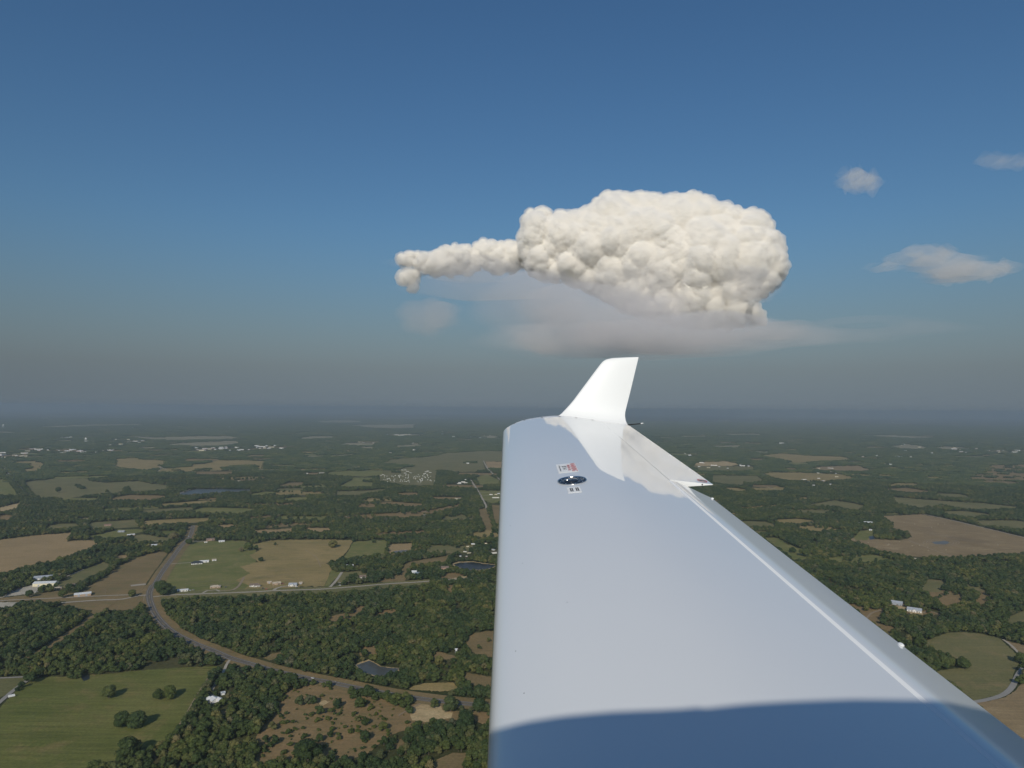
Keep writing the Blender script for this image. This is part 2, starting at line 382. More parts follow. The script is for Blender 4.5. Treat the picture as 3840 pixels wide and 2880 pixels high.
# ================================================================== the land
CI = CAM.to_3x3(); CIT = CI.transposed()
def ray(px, py): return CI @ Vector(((px - 1920) / F, (1440 - py) / F, -1))
def G(px, py, z=0.0):
    d = ray(px, py); dz = min(d.z, -0.008); t = (z - EYE_H) / dz
    return (d.x * t, d.y * t)
_R = np.array([list(r) for r in CIT])
def project(X, Y, Z):
    """world points -> photograph pixels"""
    P = np.stack([X, Y, Z - EYE_H]); c = _R @ P; zc = np.maximum(-c[2], 1e-6)
    return 1920 + F * c[0] / zc, 1440 - F * c[1] / zc, c[2] < 0
REG = {'R1': (0, 1500, 2.304), 'R2': (960, 1500, 2.304), 'R3': (0, 2160, 2.304), 'R4': (960, 2160, 2.304), 'R5': (2500, 1500, 1.6507), 'R6': (2880, 2160, 2.304)}
def PX(r, pts):
    x, y, s = REG[r]; return [(x + a / s, y + b / s) for a, b in pts]
def P1(r, a, b): return PX(r, [(a, b)])[0]

# --- ground
def ground_mat():
    m, nt, bs = nodes('ground_cover'); p = position(nt)
    c = mix(nt, noise(nt, p, 1 / 300., 6, 0.65, 0.4, 0.62), (0.045, 0.055, 0.022), (0.095, 0.090, 0.042))
    c = mix(nt, noise(nt, position(nt, (1 / 2600., 1 / 1500., 1), 0.2), 1.0, 7, 0.62, 0.585, 0.64), c, (0.20, 0.175, 0.09))
    c = mix(nt, noise(nt, position(nt, (1 / 6500., 1 / 4000., 1), -0.3), 1.0, 6, 0.6, 0.60, 0.64), c, (0.26, 0.21, 0.12))
    g = noise(nt, p, 1 / 7., 3, 0.7, 0.3, 0.7)
    c = mix(nt, 1.0, c, mix(nt, g, (0.6, 0.62, 0.6), (1.3, 1.28, 1.2)), 'MULTIPLY')
    nt.links.new(c, bs.inputs['Base Color']); bs.inputs['Roughness'].default_value = 1.0; bs.inputs['Specular IOR Level'].default_value = 0.05
    return m
GR = 50000.0
gv = [(0, 0, 0)]; gf = []
rr = [300, 1000, 3000, 9000, 25000, GR]; NS = 96
for r in rr: gv += [(r * math.cos(2*math.pi*k/NS), r * math.sin(2*math.pi*k/NS), 0) for k in range(NS)]
gf += [(0, 1 + k, 1 + (k + 1) % NS) for k in range(NS)]
for i in range(len(rr) - 1):
    a, b = 1 + i * NS, 1 + (i + 1) * NS
    gf += [(a + k, b + k, b + (k + 1) % NS, a + (k + 1) % NS) for k in range(NS)]
tag(ob('ground', mesh('ground', gv, gf, ground_mat())), kind='structure')

# --- fields, traced where they lie
FIELDS = [
 ('tan','R1',[(-400,1250),(0,1210),(300,1170),(640,1145),(590,1190),(580,1225),(640,1215),(820,1210),(840,1245),(800,1270),(640,1330),(500,1385),(330,1420),(150,1455),(0,1505),(-400,1600)]),
 ('olive','R1',[(205,715),(300,695),(480,680),(750,680),(770,700),(900,715),(1100,705),(1200,700),(1300,725),(1440,735),(1450,770),(1280,790),(1100,800),(900,810),(700,830),(600,850),(400,850),(300,830),(270,790),(230,745)]),
 ('lawn','R1',[(-300,690),(0,685),(60,690),(110,760),(155,820),(0,825),(-300,830)]),
 ('gold','R1',[(970,510),(1190,500),(1230,515),(1400,520),(1440,540),(1390,580),(1280,600),(1180,600),(1070,590),(960,575),(1000,540)]),
 ('gold','R1',[(1350,625),(1390,595),(1480,590),(1640,560),(1760,550),(1890,520),(2110,520),(2300,530),(2300,608),(2050,605),(1900,610),(1700,615),(1500,620)]),
 ('gold','R1',[(110,535),(330,525),(390,560),(370,600),(250,620),(170,600)]),
 ('sand','R1',[(0,930),(180,885),(150,930),(60,960),(0,970)]),
 ('scrub','R1',[(0,985),(60,975),(140,1000),(60,1040),(0,1040)]),
 ('olive','R1',[(1140,1180),(1220,1160),(1460,1195),(1460,1220),(1180,1230)]),
 ('green','R1',[(1370,1135),(1500,1130),(1560,1155),(1540,1170),(1400,1160)]),
 ('tan','R1',[(1860,1085),(2000,1075),(2080,1080),(2010,1100),(1900,1105)]),
 ('tan','R1',[(1000,1350),(1090,1340),(1105,1365),(1010,1385)]),
 ('brown','R1',[(540,1790),(520,1770),(640,1700),(720,1640),(800,1590),(940,1510),(1010,1450),(1100,1395),(1250,1340),(1380,1310),(1450,1320),(1380,1420),(1300,1530),(1240,1620),(1215,1740),(1190,1812),(1000,1818),(820,1820)]),
 ('olive','R1',[(480,1600),(640,1500),(760,1450),(900,1400),(960,1430),(900,1470),(780,1530),(660,1580),(520,1640)]),
 ('lawn','R1',[(1650,1225),(2100,1215),(2212,1250),(2212,1659),(1500,1690),(1420,1640),(1390,1600),(1480,1450)]),
 ('gold','R2',[(-20,1250),(60,1225),(180,1210),(540,1205),(840,1212),(790,1300),(730,1375),(600,1410),(660,1450),(590,1610),(400,1610),(100,1655),(-130,1660),(-60,1600),(-180,1560),(-50,1500),(-140,1440),(20,1400),(-60,1340),(30,1300)]),
 ('lawn','R2',[(845,1222),(1120,1210),(1140,1240),(1110,1335),(1000,1345),(860,1370),(745,1380)]),
 ('tan','R2',[(1150,1245),(1360,1240),(1340,1300),(1130,1335)]),
 ('brown','R2',[(1060,1570),(1130,1530),(1260,1470),(1290,1410),(1440,1380),(1640,1350),(1700,1320),(1640,1390),(1560,1410),(1350,1430),(1300,1500),(1290,1560),(1170,1590)]),
 ('lawn','R2',[(650,1470),(740,1480),(700,1530),(620,1615),(590,1610)]),
 ('olive','R2',[(745,1490),(900,1480),(1010,1480),(960,1530),(780,1570),(690,1585)]),
 ('olive','R2',[(1100,545),(1140,515),(1500,490),(1630,460),(1900,445),(2120,440),(2300,440),(2300,520),(1960,530),(1980,600),(1900,620),(1730,620),(1570,600),(1540,740),(1300,740),(1060,700),(1060,660),(1100,610),(1260,600),(1280,560)]),
 ('lawn','R2',[(610,645),(640,620),(760,615),(1100,605),(1090,640),(1040,660),(800,660)]),
 ('lawn','R2',[(710,750),(830,690),(820,670),(1000,670),(1020,710),(1000,750)]),
 ('olive','R2',[(690,790),(900,785),(1130,770),(1100,790),(930,810),(900,825),(690,825)]),
 ('tan','R2',[(1980,530),(2300,530),(2300,600),(2000,585)]),
 ('lawn','R2',[(1890,660),(2000,645),(2110,700),(2100,730),(1930,730)]),
 ('brown','R2',[(1920,950),(1990,930),(2040,1080),(2040,1160),(1990,1155),(1950,1050)]),
 ('brown','R2',[(2030,910),(2300,900),(2300,1020),(2060,1080)]),
 ('lawn','R2',[(1930,780),(2300,790),(2300,880),(2010,890),(1960,850)]),
 ('scrub','R2',[(720,1050),(760,1000),(900,980),(1050,970),(1400,960),(1500,945),(1780,880),(1750,920),(1500,985),(1400,1015),(1050,1010),(960,1055),(900,1000),(830,1015)]),
 ('tan','R2',[(-90,1130),(0,1125),(120,1120),(320,1110),(320,1140),(150,1150),(0,1145)]),
 ('tan','R2',[(410,1105),(640,1105),(640,1130),(570,1140),(450,1130)]),
 ('far','R2',[(370,340),(410,315),(720,310),(700,325),(480,335)]),
 ('far','R2',[(720,385),(800,370),(1040,375),(1030,390),(860,395)]),
 ('far','R2',[(880,402),(1030,405),(1020,420),(920,418)]),
 ('far','R2',[(400,490),(600,475),(600,487),(420,495)]), ('far','R2',[(620,482),(880,465),(870,476),(640,488)]),
 ('far','R2',[(770,215),(1400,208),(1390,245),(1000,245)]), ('far','R2',[(500,182),(760,172),(940,180),(930,195),(560,200)]),
 ('far','R2',[(180,300),(420,285),(440,292),(240,306)]), ('far','R2',[(1090,300),(1470,294),(1470,303),(1240,308)]),
 ('far','R2',[(1190,395),(1400,380),(1440,395),(1230,410)]), ('far','R2',[(1940,310),(2120,305),(2120,330),(1960,330)]),
 ('far','R2',[(0,600),(420,592),(420,598),(0,606)]),
 ('far','R1',[(1100,325),(1500,318),(1700,310),(2000,312),(2110,330),(1900,340),(1500,345),(1250,340)]),
 ('far','R1',[(1380,385),(1700,365),(2050,352),(2080,375),(1900,395),(1650,395)]),
 ('far','R1',[(750,285),(940,280),(940,290),(780,292)]), ('far','R1',[(500,330),(760,316),(830,318),(520,334)]),
 ('far','R1',[(1170,410),(1360,405),(1340,418),(1200,420)]), ('far','R1',[(0,272),(200,275),(180,285),(0,285)]),
 ('far','R1',[(280,230),(700,215),(1200,205),(1300,212),(900,225),(500,236)]), ('far','R1',[(1300,112),(1500,106),(1480,114),(1340,117)]),
 ('far','R1',[(1450,230),(1620,225),(1620,232),(1480,236)]), ('far','R1',[(680,1020),(780,1015),(780,1035),(700,1035)]),
 ('plough','R5',[(1330,720),(1580,708),(1720,735),(2212,850),(2450,910),(2450,960),(2212,950),(1990,960),(1800,975),(1520,970),(1300,930),(1210,890),(1100,860),(1050,850),(1440,870),(1520,850),(1500,820),(1440,810),(1400,790),(1405,760)]),
 ('lawn','R5',[(590,850),(700,855),(740,890),(860,930),(920,970),(840,990),(780,985),(700,920),(640,880)]),
 ('lawn','R5',[(1160,850),(1200,810),(1290,800),(1290,835),(1240,870),(1170,870)]),
 ('olive','R5',[(880,650),(1040,620),(1160,640),(1240,660),(1180,680),(950,660)]),
 ('olive','R5',[(1400,600),(1700,625),(1950,640),(2250,670),(1900,680),(1700,650),(1560,670),(1420,640)]),
 ('olive','R5',[(1900,745),(2150,745),(2250,760),(2200,800),(1960,775)]),
 ('gold','R5',[(570,345),(690,330),(900,345),(1100,350),(1150,370),(900,380),(800,390),(690,360)]),
 ('plough','R5',[(880,415),(1180,405),(1230,425),(1300,430),(1190,440),(940,435)]),
 ('sand','R5',[(190,385),(370,380),(460,395),(400,408),(250,410),(150,405)]),
 ('olive','R5',[(150,408),(400,410),(520,410),(560,430),(400,440),(200,440)]),
 ('gold','R5',[(600,450),(830,450),(1100,460),(1180,490),(980,500),(760,500),(640,475)]),
 ('olive','R5',[(280,465),(560,470),(600,500),(480,530),(330,520),(280,510)]),
 ('gold','R5',[(490,540),(560,545),(740,540),(720,560),(560,560)]),
 ('gold','R5',[(1350,530),(1430,515),(1560,520),(1540,532)]), ('gold','R5',[(660,625),(870,600),(870,612)]),
 ('far','R5',[(1380,285),(1500,275),(1620,290),(1600,305),(1440,300)]), ('far','R5',[(420,320),(640,318),(640,327)]),
 ('far','R5',[(250,285),(460,280),(450,295)]), ('far','R5',[(60,222),(250,222),(240,232),(80,230)]), ('far','R5',[(330,208),(620,210),(600,220),(380,218)]),
 ('far','R5',[(730,178),(940,178),(930,184)]), ('far','R5',[(1640,290),(1720,285),(1900,300),(1700,305)]), ('far','R5',[(100,88),(280,86),(380,92),(200,96)]),
 ('far','R5',[(700,106),(1150,104),(1800,120),(1500,124),(1000,114)]), ('far','R5',[(1150,215),(1420,218),(1700,230),(1600,240),(1300,228)]), ('far','R5',[(2100,225),(2230,228),(2230,236),(2120,234)]),
 ('scrub','R5',[(1850,490),(2000,400),(2250,395),(2250,500)]),
 ('olive','R5',[(1570,1150),(1620,1110),(1730,1120),(1700,1189),(1570,1189)]), ('olive','R5',[(1850,1130),(1960,1150),(1980,1189),(1880,1180)]),
 ('scrub','R6',[(1320,60),(1500,100),(1650,130),(1690,200),(1640,260),(1540,270),(1440,200),(1330,150)]),
 ('scrub','R6',[(1700,60),(1850,80),(1980,200),(1890,250),(1750,260),(1840,120)]),
 ('olive','R6',[(1340,570),(1420,540),(1550,490),(1700,485),(1850,500),(2000,540),(2110,640),(2190,720),(2140,800),(2120,850),(2090,960),(2050,1010),(1780,1080),(1750,1050),(1600,950),(1430,830),(1600,800),(1720,790),(1720,740),(1560,700),(1480,650),(1390,620)]),
 ('plough','R6',[(2060,560),(2300,620),(2300,740),(2190,690),(2100,620)]),
 ('plough','R6',[(1740,1110),(1900,1085),(2040,1050),(2140,990),(2212,900),(2500,850),(2500,1700),(2000,1300)]),
 ('olive','R6',[(2040,370),(2212,300),(2400,260),(2400,450),(2212,430),(2100,410)]),
 ('scrub','R6',[(600,170),(720,220),(860,262),(1000,275),(1060,215),(1190,240),(1340,280),(1500,335),(1340,345),(1240,320),(1080,330),(960,400),(1090,440),(1060,520),(900,420)]),
 ('sand','R6',[(1060,255),(1190,262),(1180,290),(1090,295)]), ('sand','R6',[(1220,315),(1330,305),(1340,335),(1240,338)]),
 ('green','R3',[(275,900),(390,870),(520,875),(900,850),(1200,820),(1500,795),(1880,780),(1830,830),(1790,900),(1740,960),(1680,1080),(1620,1200),(1520,1330),(1450,1430),(1380,1450),(1180,1500),(1060,1580),(780,1640),(500,1800),(-300,1800),(-300,1350),(0,1140),(130,1000)]),
 ('olive','R3',[(-200,890),(0,890),(240,880),(120,980),(60,1020),(-200,1180)]),
 ('brown','R3',[(60,780),(330,640),(560,500),(700,400),(830,280),(880,230),(1020,215),(900,300),(800,380),(640,490),(480,600),(300,690),(150,760)]),
 ('gravel','R3',[(-60,200),(0,185),(160,110),(320,65),(400,95),(330,110),(300,150),(130,170)]),
 ('gravel','R3',[(-60,235),(0,225),(180,225),(120,260),(0,290),(-60,300)]),
 ('brown','R3',[(0,190),(300,160),(480,130),(560,140),(820,170),(820,200),(400,230),(180,222),(0,222)]),
 ('brown','R3',[(510,885),(560,870),(900,850),(860,890),(760,930),(640,945),(540,925)]),
 ('scrub','R4',[(0,1400),(40,1310),(120,1200),(170,1130),(220,1000),(320,930),(480,920),(620,950),(800,990),(1000,1040),(1200,1090),(1320,1110),(1480,1095),(1620,1100),(1700,1170),(1900,1160),(2020,1170),(2020,1300),(1880,1250),(1700,1250),(1500,1290),(1330,1320),(1170,1370),(1100,1420),(960,1540),(800,1590),(620,1610),(560,1560),(440,1510),(340,1580),(200,1640),(0,1610)]),
 ('sand','R4',[(1320,1170),(1370,1120),(1480,1100),(1600,1120),(1610,1160),(1700,1180),(1690,1230),(1450,1260),(1350,1250)]),
 ('sand','R4',[(545,1090),(600,1075),(640,1085),(600,1110),(560,1130)]),
 ('brown','R4',[(1810,540),(1900,490),(2050,475),(2100,470),(2100,700),(1950,700),(1850,650),(1820,590)]),
 ('brown','R4',[(1520,720),(1560,650),(1640,670),(1730,690),(1740,720),(1550,730)]),
 ('gold','R4',[(1300,970),(1450,930),(1700,920),(1760,985),(1600,1000),(1350,985)]),
 ('brown','R4',[(1780,830),(2060,880),(2060,960),(1900,950),(1800,900)]),
 ('brown','R4',[(1430,1750),(1560,1590),(1700,1530),(1860,1530),(1800,1620),(1760,1750)]),
 ('brown','R4',[(1180,1470),(1200,1420),(1290,1400),(1290,1470),(1230,1500)]),
 ('scrub','R4',[(580,380),(680,340),(830,310),(880,240),(960,240),(940,300),(860,360),(700,400)]),
 ('scrub','R4',[(1000,330),(1110,270),(1250,290),(1230,320),(1050,350)]),
 ('scrub','R4',[(880,630),(960,590),(1080,550),(1060,600),(1040,690),(900,690)]),
 ('brown','R4',[(60,710),(140,670),(250,660),(230,690),(120,730)]),
 ('scrub','R4',[(1640,60),(1720,60),(1700,140),(1660,150)]),
 ('brown','R3',[(1990,840),(2080,805),(2130,820),(2110,850),(2020,850)]),
 ('brown','R3',[(1800,1200),(1980,1145),(1990,1180),(1880,1205)]),
 ('brown','R3',[(1660,1390),(1820,1330),(1800,1380),(1700,1410)]),
 ('olive','R3',[(1340,150),(1500,140),(2212,112),(2212,180),(1800,186),(1500,192),(1350,215)]), ('olive','R4',[(0,112),(600,95),(1160,50),(1500,30),(1500,75),(1160,102),(600,150),(0,180)]),
 ('sand','R2',[(1690,1545),(1820,1520),(1820,1540),(1700,1555)]),
 ('scrub','R2',[(1590,1500),(1700,1475),(1830,1500),(1700,1545),(1600,1550)]),
]
# tree clumps standing inside the fields above
CLUMPS = [('R1',[(640,725),(700,740),(760,770),(740,785),(690,770),(630,735)]), ('R1',[(1070,760),(1110,752),(1130,790),(1060,795)]),
 ('R1',[(100,545),(250,548),(260,600),(200,600),(110,570)]), ('R1',[(1380,560),(1460,545),(1660,540),(1640,575),(1480,590),(1390,588)]), ('R1',[(1910,575),(2212,560),(2212,605),(1950,605)]), ('R1',[(1470,598),(1560,600),(1550,612),(1470,610)]), ('R1',[(1690,595),(1810,590),(1800,610),(1700,610)]),
 ('R2',[(1090,560),(1160,550),(1280,560),(1265,582),(1100,585)]), ('R2',[(1275,555),(1360,560),(1330,582),(1275,580)]), ('R2',[(1165,610),(1250,612),(1250,632),(1170,632)]), ('R2',[(1815,530),(1890,530),(1890,548),(1830,550)]), ('R2',[(1565,625),(1700,630),(1720,645),(1580,645)]), ('R2',[(1735,620),(1930,620),(1930,665),(1850,680),(1740,650)]),
 ('R2',[(920,690),(1060,690),(1060,715),(930,715)]), ('R2',[(690,1395),(800,1380),(1000,1360),(1340,1300),(1360,1340),(1200,1380),(960,1420),(720,1425)]), ('R2',[(600,1405),(680,1400),(670,1428),(610,1428)]),
 ('R2',[(770,1440),(960,1420),(1180,1425),(1190,1480),(1060,1540),(1000,1580),(820,1590),(770,1560),(800,1520),(920,1500),(1010,1480),(960,1470),(800,1480)]), ('R2',[(660,1455),(740,1455),(740,1490),(670,1485)]),
 ('R2',[(1180,1410),(1270,1410),(1270,1440),(1190,1440)]), ('R2',[(1170,1500),(1250,1480),(1230,1520),(1180,1525)]), ('R2',[(1110,1530),(1180,1520),(1170,1555),(1115,1555)]),
 ('R5',[(1290,800),(1440,805),(1445,840),(1400,865),(1280,850)]), ('R5',[(1450,830),(1510,835),(1505,855),(1450,850)]), ('R5',[(470,510),(610,505),(610,540),(490,540)]), ('R5',[(960,655),(1080,665),(1040,690),(970,675)]),
 ('R3',[(580,860),(700,860),(700,905),(590,905)]), ('R3',[(130,960),(270,890),(270,930),(140,1010)]),
 ('R6',[(1010,265),(1110,270),(1110,320),(1010,310)]), ('R6',[(1120,290),(1210,280),(1240,340),(1280,370),(1240,400),(1130,400),(980,360),(1000,330)]),
 ('R4',[(1620,1090),(1740,1110),(1740,1160),(1620,1160)])]
rng = np.random.default_rng(11)
def roughen(pts, step, amp):
    out = []
    n = len(pts)
    for i in range(n):
        a, b = np.array(pts[i]), np.array(pts[(i + 1) % n]); L = np.hypot(*(b - a)); k = max(1, int(L / step))
        nrm = np.array((-(b - a)[1], (b - a)[0])) / max(L, 1e-6)
        for j in range(k):
            t = j / k; out.append(a + (b - a) * t + nrm * (rng.normal(0, amp) if j else 0))
    return out
def sheet(name, pts2, z, mat, parent=None):
    v = [Vector((x, y, z)) for x, y in pts2]
    tris = geometry.tessellate_polygon([v])
    me = mesh(name, v, tris, mat)
    if sum(p.normal.z for p in me.polygons) < 0: me.flip_normals()
    return ob(name, me, parent)
MW, MH = 1920, 1440
MASK = np.zeros((MH, MW), np.uint8)      # 0 woodland, 1 open, 2 scattered trees
def fill(pts, val):
    P = np.array(pts) / 2.0
    x0, x1 = int(max(0, P[:, 0].min())), int(min(MW - 1, P[:, 0].max() + 1)); y0, y1 = int(max(0, P[:, 1].min())), int(min(MH - 1, P[:, 1].max() + 1))
    if x1 <= x0 or y1 <= y0: return
    gx, gy = np.meshgrid(np.arange(x0, x1 + 1) + .5, np.arange(y0, y1 + 1) + .5)
    ins = np.zeros(gx.shape, bool); n = len(P); j = n - 1
    for i in range(n):
        xi, yi = P[i]; xj, yj = P[j]
        if yi != yj: ins ^= ((yi > gy) != (yj > gy)) & (gx < (xj - xi) * (gy - yi) / (yj - yi) + xi)
        j = i
    sub = MASK[y0:y1+1, x0:x1+1]; sub[ins] = val
for i, (kind, r, pts) in enumerate(FIELDS):
    pp = PX(r, pts); fill(pp, 2 if kind == 'scrub' else 1)
    far = min(p[1] for p in pp) < 1720
    g = [G(*p) for p in roughen(pp, 7 if not far else 12, 1.0 if not far else 0.5)]
    f_ = sheet('field', g, 0.06 + 0.035 * (i % 12), MAT[kind]); tag(f_, kind='structure')
for r, pts in CLUMPS: fill(PX(r, pts), 0)
# many more dry fields far out towards the horizon
fv, ff = [], []
for k in range(340):
    d = 9000 * (4.2 ** rng.random()); az = rng.uniform(-.68, .68); c = np.array((math.sin(az), math.cos(az))) * d; rot = rng.normal(0, .25)
    lx, ly = rng.uniform(90, 520) * (d / 12000) ** .6, rng.uniform(90, 420)
    u = np.array((math.cos(rot), math.sin(rot))); v_ = np.array((-u[1], u[0])); n0 = len(fv); m_ = 9
    for j in range(m_):
        t = 2 * math.pi * j / m_; rad = rng.uniform(.75, 1.1)
        q = c + u * lx * math.copysign(abs(math.cos(t)) ** .6, math.cos(t)) * rad + v_ * ly * math.copysign(abs(math.sin(t)) ** .6, math.sin(t)) * rad
        fv.append((q[0], q[1], 0.55 + .03 * (k % 9)))
    ff.append(tuple(range(n0, n0 + m_)))
FARQ = np.array([fv[f[0]][:2] for f in ff])
tag(ob('distant_fields', mesh('distant_fields', fv, ff, MAT['far'])), kind='structure')

# --- small clearings and paddocks between the traced fields
for k in range(560):
    d = 1900 * (6.0 ** rng.random()); az = rng.uniform(-.64, .64); c = np.array((math.sin(az), math.cos(az))) * d
    qx, qy, _ = project(c[:1], c[1:], np.zeros(1)); qx, qy = float(qx[0]), float(qy[0])
    if not (0 < qx < 3840 and 1560 < qy < 2180): continue
    lx, ly = rng.uniform(22, 75) * (1 + d / 5000), rng.uniform(22, 60) * (1 + d / 6000)
    rot = rng.normal(.15, .3); u = np.array((math.cos(rot), math.sin(rot))); v_ = np.array((-u[1], u[0])); pts = []
    for j in range(12):
        t = 2 * math.pi * j / 12; rad = rng.uniform(.82, 1.08); pts.append(c + u * lx * math.copysign(abs(math.cos(t)) ** .35, math.cos(t)) * rad + v_ * ly * math.copysign(abs(math.sin(t)) ** .35, math.sin(t)) * rad)
    P_ = np.array(pts); ax, ay, _ = project(P_[:, 0], P_[:, 1], np.zeros(12))
    iy, ix = np.clip((ay / 2).astype(int), 0, MH - 1), np.clip((ax / 2).astype(int), 0, MW - 1)
    if MASK[iy, ix].any(): continue
    kind = ('scrub', 'olive', 'gold', 'lawn', 'brown')[int(rng.integers(5))]; fill(list(zip(ax, ay)), 2 if rng.random() < .45 else 1)
    tag(sheet('clearing', pts, .05 + .03 * (k % 8), MAT[kind]), kind='structure')
# --- roads
def road_mat(name, c, dark, streak=True):
    m, nt, bs = nodes(name); p = position(nt)
    col = mix(nt, noise(nt, p, 1 / 25., 5, .7, .3, .7), c, dark); col = mix(nt, 1.0, col, mix(nt, noise(nt, p, 1 / 1.5, 2, .6, .2, .8), (.85, .85, .85), (1.12, 1.12, 1.1)), 'MULTIPLY')
    nt.links.new(col, bs.inputs['Base Color']); bs.inputs['Roughness'].default_value = .9; bs.inputs['Specular IOR Level'].default_value = .2
    return m
M_ASPH = road_mat('weathered_asphalt', (.125, .110, .095), (.155, .135, .115)); M_SHLD = road_mat('chip_seal_shoulder', (.185, .16, .13), (.16, .135, .105))
M_LINE = plain('road_paint', (.45, .44, .40), .8); M_YEL = plain('yellow_road_paint', (.42, .32, .10), .8)
M_CALI = road_mat('pale_caliche', (.47, .42, .34), (.38, .33, .26)); M_DIRT = road_mat('dirt_track', (.36, .28, .19), (.28, .21, .14)); M_LANE = road_mat('pale_paved_lane', (.33, .31, .28), (.29, .27, .24))
def smooth_line(pts, step=12.0):
    P = np.array(pts, float); d = np.r_[0, np.cumsum(np.hypot(*np.diff(P, axis=0).T))]
    out = []
    n = max(2, int(d[-1] / step)); t = np.linspace(0, d[-1], n)
    for k in range(n):
        i = min(max(np.searchsorted(d, t[k]) - 1, 0), len(P) - 2); u = (t[k] - d[i]) / (d[i+1] - d[i])
        p0, p1, p2, p3 = P[max(i-1, 0)], P[i], P[i+1], P[min(i+2, len(P)-1)]
        out.append(.5 * ((2*p1) + (-p0+p2)*u + (2*p0-5*p1+4*p2-p3)*u*u + (-p0+3*p1-3*p2+p3)*u**3))
    return np.array(out)
def ribbon(name, line, off, width, z, mat, parent=None, dash=None):
    T = np.gradient(line, axis=0); T /= np.maximum(np.hypot(*T.T), 1e-6)[:, None]; N = np.stack([-T[:, 1], T[:, 0]], 1)
    a, b = line + N * (off - width / 2), line + N * (off + width / 2)
    v = [(x, y, z) for x, y in a] + [(x, y, z) for x, y in b]; n = len(line)
    f = [(i + 1, i, n + i, n + i + 1) for i in range(n - 1) if not dash or i % dash[1] < dash[0]]
    me = mesh(name, v, f, mat)
    if len(me.polygons) and me.polygons[0].normal.z < 0: me.flip_normals()
    return ob(name, me, parent)
ROADS = []       # (line, clear half-width)
def road(name, pts, width, mat, z=.62, clear=3.0, step=14):
    ln = smooth_line([G(*p) for p in pts], step); o = ribbon(name, ln, 0, width, z, mat); tag(o, kind='structure'); ROADS.append((ln, width / 2 + clear)); return o, ln
HW = PX('R1', [(1668,1085),(1640,1180),(1560,1270),(1480,1380),(1400,1490),(1335,1600)]) + PX('R3', [(1320,80),(1292,140),(1292,200),(1312,265),(1345,335),(1415,420),(1500,490),(1600,545),(1720,600),(1850,650),(1990,710)]) + PX('R4', [(-60,757),(150,818),(300,852),(450,887),(600,914),(750,944),(900,975),(1050,1003),(1200,1030),(1400,1060),(1600,1085),(1800,1105),(2010,1120),(2400,1150),(3000,1180)])
hw, hl = road('highway', HW, 12.6, M_SHLD, .62, 11)
verge = ribbon('verge', hl, 2, 34, .50, MAT['brown']); tag(verge, kind='structure')
ribbon('asphalt_lane', hl, 0, 9.6, .66, M_ASPH, hw)
ribbon('edge_line', hl, 4.0, .4, .70, M_LINE, hw); ribbon('edge_line', hl, -4.0, .4, .70, M_LINE, hw); ribbon('centre_line', hl, 0, .45, .70, M_YEL, hw, dash=(2, 3))
road('county_road', PX('R3', [(1322,182),(1500,165),(1700,158),(1900,150),(2212,138)]) + PX('R4', [(170,128),(500,118),(620,112),(900,90),(1160,68),(1400,54),(1620,36),(1800,22),(2100,10)]), 7, M_CALI, .62, 2)
road('county_road', PX('R3', [(1270,166),(1200,172),(1050,203),(830,212),(400,243),(130,262),(0,295),(-100,320)]), 7, M_CALI, .62, 2)
road('dirt_track', PX('R3', [(1190,165),(1100,165),(830,176),(500,192),(200,205),(0,215),(-80,220)]), 5, M_CALI, .60, 1)
road('lane', PX('R3', [(-100,1180),(0,1090),(70,1030),(170,950),(275,880)]), 6, M_LANE, .62, 1)
road('lane', PX('R3', [(-60,887),(100,880),(245,872)]), 5, M_LANE, .61, 1)
road('driveway', PX('R3', [(1995,715),(1960,762),(1922,850),(1865,930),(1825,1005),(1838,1040)]), 4, M_CALI, .6, 2)
for dx in (0, 9): road('dirt_track', PX('R3', [(1832+dx,815),(1782+dx,905),(1722+dx,995),(1652+dx,1112),(1602+dx,1202),(1530+dx,1312),(1458+dx,1410)]), 1.0, M_DIRT, .60, 1)
road('driveway', PX('R2', [(742,1488),(715,1530),(685,1570),(640,1618)]), 6, M_CALI, .6, 1)
road('driveway', PX('R2', [(680,1583),(760,1580)]), 5, M_CALI, .59, 1)
road('lane', PX('R6', [(2330,690),(2212,795),(2160,860),(2110,960),(2030,1030),(1900,1070),(1780,1092),(1600,1110)]), 7.5, M_LANE, .62, 2)
road('driveway', PX('R6', [(2280,740),(2190,690),(2100,600),(2030,550)]), 4, M_CALI, .6, 1)
road('dirt_track', PX('R6', [(830,400),(850,370),(900,320),(990,295),(1060,285)]), 4, M_DIRT, .6, 2)
road('dirt_track', PX('R6', [(1340,320),(1390,302),(1490,335)]), 4, M_DIRT, .6, 2)
road('lane', PX('R2', [(1965,525),(2000,590),(2060,650),(2115,695)]), 8, M_CALI, .62, 5)
road('lane', PX('R2', [(1855,690),(1920,790),(1980,900),(1992,940)]), 8, M_CALI, .62, 5)
for yy in (800, 828, 860): road('driveway', PX('R2', [(1935,yy),(2120,yy-4)]), 5, M_CALI, .6, 1)
road('dirt_track', PX('R2', [(760,1015),(900,985),(1050,974),(1400,968),(1500,962)]), 6, M_CALI, .6, 3)
road('dirt_track', PX('R5', [(1580,706),(1720,735),(1850,765),(2212,852),(2400,900)]), 6, M_CALI, .6, 3)
road('dirt_track', PX('R5', [(1500,870),(1640,925),(1770,970)]), 4, M_DIRT, .6, 1)
road('dirt_track', PX('R1', [(1440,600),(1400,588),(1380,575),(1385,600),(1345,628)]), 8, M_CALI, .6, 2)
road('railway_cut', PX('R1', [(-40,530),(0,565),(60,615),(150,730),(250,840)]), 9, M_LANE, .6, 2)
road('driveway', PX('R1', [(1480,1417),(1560,1412),(1660,1405)]), 5, M_CALI, .6, 1)
road('driveway', PX('R1', [(1180,1232),(1300,1226),(1450,1222)]), 5, M_CALI, .6, 1)
